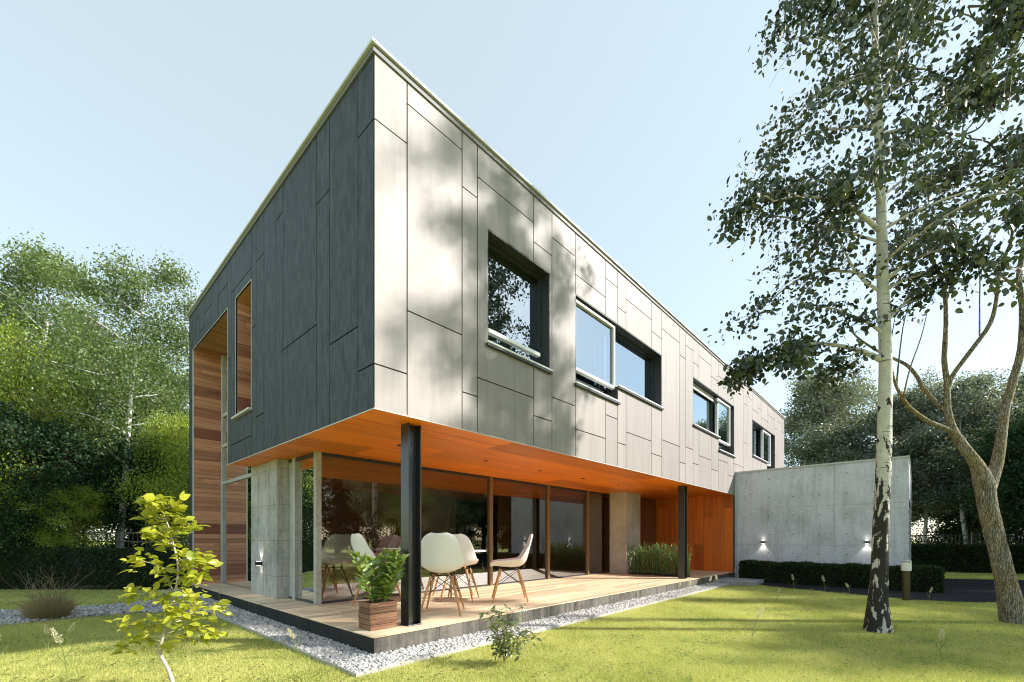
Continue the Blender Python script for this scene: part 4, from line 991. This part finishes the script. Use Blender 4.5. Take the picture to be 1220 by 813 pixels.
# young golden tree in the foreground
r = np.random.default_rng(17); yb = 3.5
base = at(207, yb)
Y = empty('young_tree', (base.x, base.y, 0)); tag(Y, 'young tree with large golden green leaves in the left foreground', 'tree')
off = np.array(base)
st = trace([(207,829,yb),(205,812,yb),(200,797,yb),(191,780,yb),(191,770,yb),(197,750,yb),(205,725,yb),(210,700,yb),(212,675,yb),(207,650,yb),(200,625,yb),(192,606,yb),(190,600,yb)])
tr = MB(); P, R = smooth_path(st, [0.017,0.015,0.014,0.013,0.012,0.010,0.009,0.008,0.007,0.006,0.004,0.003,0.002]); P = [p-off for p in P]; tr.tube(P, R, 12)
C = []; D = []
spec = [(0.36, -1, .58), (0.34, 1, .40), (0.40, 1, .50), (0.43, -1, .42), (0.47, 1, .52), (0.50, -1, .52), (0.54, 1, .44), (0.57, -1, .46), (0.62, 1, .34), (0.66, -1, .42), (0.70, 1, .34), (0.75, -1, .26), (0.80, 1, .22), (0.86, -1, .18), (0.92, 1, .14), (0.96, -1, .12), (0.45, .2, .4), (0.55, -.2, .4), (0.65, .3, .3), (0.75, -.3, .25)]
for f, s, L in spec:
    p = P[int(f*(len(P)-1))]; d = cdir(s, r.uniform(-.6, .6), 0.35)
    bp = curve_pts(p, d, L*0.72, 6, r, 0.12, 0.15); tr.tube(bp, [0.006,0.005,0.004,0.003,0.0025,0.002,0.0015], 6)
    for j in range(1, 7):
        for _ in range(7 if j > 2 else 5):
            dd = r.normal(size=3)*[1,1,.45] + np.array(d)*0.5; C.append(bp[j] + r.normal(size=3)*0.035); D.append(dd)
for j in range(10):
    C.append(P[-1-j//3]); D.append(r.normal(size=3)*[1,1,.3] + [0,0,.5])
tr.build('stem', M['twig_grey'], Y, smooth=True)
V, F = leaf6(np.array(C), np.array(D), 0.080, r, 0.66, 0.25, 0.9); build_leaves(V, F, 'foliage', M['leaf_young'], Y)

# slim shrub in the foreground
def shrub(name, base, h, spread, nst, leaf, m, lab, seed, stem=0.35, barkm=None, asp=0.42, up=0.9):
    r = np.random.default_rng(seed); root = empty(name, (base[0], base[1], base[2] if len(base) > 2 else 0)); tag(root, lab, 'shrub'); tr = MB(); C = []; D = []
    for k in range(nst):
        a = r.uniform(0, 6.28); q = spread*r.uniform(0.2, 1.0)
        pts = curve_pts((0,0,0), (q*math.cos(a), q*math.sin(a), h*r.uniform(0.7, 1.0)), h*r.uniform(0.75, 1.08), 9, r, 0.10, 0.12)
        tr.tube(pts, [0.0045-0.0004*i for i in range(10)], 5)
        for j in range(2, 10):
            for _ in range(3):
                dd = r.normal(size=3)*[1,1,.5]; dd[2] += 0.15
                sp = curve_pts(pts[j], dd, 0.10*h*stem*4, 2, r, 0.2); tr.tube(sp, [0.002,0.0015,0.001], 3, cap=False)
                for s_ in sp[1:]:
                    C.append(s_); D.append(dd + r.normal(size=3)*0.6)
    tr.build('stems', barkm or M['twig'], root, smooth=True)
    V, F = leaf6(np.array(C), np.array(D), leaf, r, asp, 0.3, up); build_leaves(V, F, 'foliage', m, root); return root
shrub('leafy_shrub', (0.80, -1.12), 0.60, 0.30, 9, 0.062, M['leaf_shrub'], 'small loose green shrub in the sunny lawn below the terrace edge', 23)

# potted laurel in its wooden planter
PP = empty('potted_plant', (0.29, 0.42, ZD)); tag(PP, 'green leafy plant in a square wooden planter on the terrace corner', 'potted plant')
b = MB(); w, d_, h = 0.172, 0.132, 0.31
nb_ = 5
for i in range(nb_):
    z0, z1 = h*i/nb_ + 0.002, h*(i+1)/nb_ - 0.002; j = 0.003*((i*37) % 3 - 1)
    b.box((-w-j, -d_-j, z0), (w+j, -d_+0.02, z1)); b.box((-w-j, d_-0.02, z0), (w+j, d_+j, z1)); b.box((-w-j, -d_+0.02, z0), (-w+0.02, d_-0.02, z1)); b.box((w-0.02, -d_+0.02, z0), (w+j, d_-0.02, z1))
b.build('planter', wood('rough planter boards', (0.06, 0.028, 0.017), (0.18, 0.09, 0.05), (0.32, 0.19, 0.115), 'x', 0.062, 'z', 0.75, 0.3, 1.2), PP, bevel=0.003)
b = MB(); b.box((-w+0.02, -d_+0.02, 0.02), (w-0.02, d_-0.02, h-0.03)); b.build('soil', M['soil'], PP)
tr = MB(); C = []; D = []; r = np.random.default_rng(29)
for k in range(9):
    a = r.uniform(0, 6.28); q = r.uniform(0.2, 1)
    pts = curve_pts((0.09*math.cos(a)*q, 0.07*math.sin(a)*q, h-0.04), (0.35*math.cos(a)*q, 0.35*math.sin(a)*q, 1), r.uniform(0.42, 0.60), 7, r, 0.06); tr.tube(pts, [0.007,0.006,0.005,0.005,0.004,0.003,0.003,0.002], 6)
    for j in range(1, 8):
        for _ in range(8):
            an = r.uniform(0, 6.28); C.append(pts[j] + r.normal(size=3)*0.01); D.append((math.cos(an), math.sin(an), 0.55 + 0.06*j))
tr.build('stems', M['stalk'], PP, smooth=True); V, F = leaf6(np.array(C), np.array(D), 0.125, r, 0.38, 0.22, 0.8); build_leaves(V, F, 'foliage', M['leaf_pot'], PP)

# upright bamboo row beside the second column
BH = empty('bamboo_hedge', (9.50, 0.35, ZD)); tag(BH, 'upright green bamboo like row planted on the terrace behind the far steel column', 'hedge')
b = MB(); b.box((-0.17, 0.0, 0.0), (0.17, 1.62, 0.06)); b.build('planting_trough', M['soil'], BH)
r = np.random.default_rng(41); tr = MB(); C = []; D = []
for k in range(230):
    x, y = r.uniform(-0.18, 0.18), r.uniform(-0.03, 1.65); hh = r.uniform(0.50, 0.86)
    lean = r.normal(size=2)*0.07; pts = [np.array((x + lean[0]*t, y + lean[1]*t, 0.03 + hh*t)) for t in (0, .35, .7, 1)]
    tr.tube(pts, [0.006,0.005,0.004,0.002], 5)
    for t in np.linspace(0.05, 1.0, 26):
        p = np.array((x + lean[0]*t, y + lean[1]*t, 0.03 + hh*t)); an = r.uniform(0, 6.28); C.append(p); D.append((math.cos(an)*0.7, math.sin(an)*0.7, 1.0))
tr.build('stems', M['stalk'], BH); V, F = leaf_arrays(np.array(C), 0.085, r, 0.22, 0.1, 0.0, D=np.array(D)); build_leaves(V, F, 'foliage', M['leaf_bamboo'], BH)

# dry willow bush
r = np.random.default_rng(51); bp_ = at(58, 6.8)
DB = empty('dry_bush', (bp_.x, bp_.y, 0)); DB.scale = (0.78, 0.78, 0.86); tag(DB, 'bare brown bush of twisted twigs on the gravel patch at the left', 'bush')
tr = MB()
for k in range(60):
    a = r.uniform(0, 6.28); q = r.uniform(0.1, 0.55); d = (q*math.cos(a), q*math.sin(a), 1.0)
    pts = curve_pts((0.22*math.cos(a)*q, 0.22*math.sin(a)*q, 0), d, r.uniform(0.7, 1.2), 12, r, 0.24); tr.tube(pts, [0.0065-0.0004*i for i in range(13)], 4)
tr.build('twigs', M['twig'], DB, smooth=True)
n = 3600; a = r.uniform(0, 6.28, n); q = r.uniform(0, 1, n)**0.6
C = np.c_[0.20*q*np.cos(a), 0.20*q*np.sin(a), np.zeros(n)]; D = np.c_[q*np.cos(a)*0.7, q*np.sin(a)*0.7, np.ones(n)] + r.normal(size=(n, 3))*0.2
V, F = leaf_arrays(C, 0.40, r, 0.014, 0.05, 0.0, D=D); build_leaves(V, F, 'dry_grass', M['straw'], DB)

# flowering grass stalks dotted over the lawn and the gravel
def plume(seed, h):
    r = np.random.default_rng(seed); root = empty('grass_stalk'); tr = MB(); ln = r.normal(size=2)*0.05
    pts = [np.array((ln[0]*t*t, ln[1]*t*t, h*t)) for t in np.linspace(0, 1, 7)]; tr.tube(pts, [0.0028]*5 + [0.002, 0.001], 5)
    for s in range(2):
        a = r.uniform(0, 6.28); lf = [np.array(pts[1+s]) + np.array((math.cos(a), math.sin(a), 1.6))*t*0.09 for t in (0, .5, 1)]; tr.tube(lf, [0.002, 0.003, 0.0005], 4)
    tr.build('stem', M['stalk'], root)
    C = []; D = []
    for t in np.linspace(0.66, 1.0, 30):
        p = np.array((ln[0]*t*t, ln[1]*t*t, h*t)); w_ = 0.024*min(1, (1.03-t)*5)*min(1, (t-0.62)*10)
        for _ in range(7):
            a = r.uniform(0, 6.28); u_ = r.uniform(0.2, 1); C.append(p + np.array((math.cos(a)*w_*u_, math.sin(a)*w_*u_, 0))); D.append((math.cos(a), math.sin(a), 1.1))
    V, F = leaf_arrays(np.array(C), 0.017, r, 0.4, 0.1, 0.0, D=np.array(D)); build_leaves(V, F, 'seed_head', M['plume'], root); return root
pl = [plume(61, 0.36), plume(62, 0.30), plume(63, 0.40)]; pu = [0, 0, 0]
spots = [(-2.31,2.88,'left of the two stalks in front of the dry bush'), (-2.16,2.93,'right of the two stalks in front of the dry bush'), (-2.21,1.65,'small stalk in the sun below the pair by the dry bush'),
 (-2.66,2.55,'stalk cut by the left edge of the picture'), (-0.53,0.62,'tall pale stalk at the lawn edge before the dark plinth'), (-0.09,5.3,'stalk against the dark plinth beside the young tree'),
 (8.54,-0.52,'left stalk of the pair against the far end of the plinth'), (9.18,-0.5,'right stalk of the pair against the far end of the plinth'), (6.63,-0.5,'stalk in front of the plinth left of the far column'), (7.34,-0.52,'stalk in front of the plinth just below the far column'),
 (7.72,-2.1,'stalk on the lawn in front of the hedge, furthest left'), (10.0,-2.0,'second stalk from the left before the garage hedge'), (9.95,-2.62,'third stalk from the left before the garage hedge'), (9.7,-3.1,'stalk before the garage hedge just left of the birch trunk'),
 (9.3,-3.75,'stalk between the birch trunk and the bollard lamp'), (9.4,-4.35,'stalk just right of the bollard lamp'), (3.99,-4.36,'pale stalk low in the shaded lawn at the right'), (3.48,-2.71,'stalk in the lawn left of the birch foot'), (10.6,-0.55,'stalk behind the grey step slab edge')]
for i, (x, y, lab) in enumerate(spots):
    k = i % 3; o = pl[k] if not pu[k] else copy_tree(pl[k]); pu[k] = 1
    o.location = (x, y, 0.10 if (x > 10.4 and y > -1) else 0.0); o.rotation_euler = (0, 0, i*1.3); s = 0.85 + 0.3*((i*7) % 5)/5; o.scale = (s, s, s)
    tag(o, 'cream seed headed grass, ' + lab, 'grass stalk', 'flowering grass stalks')
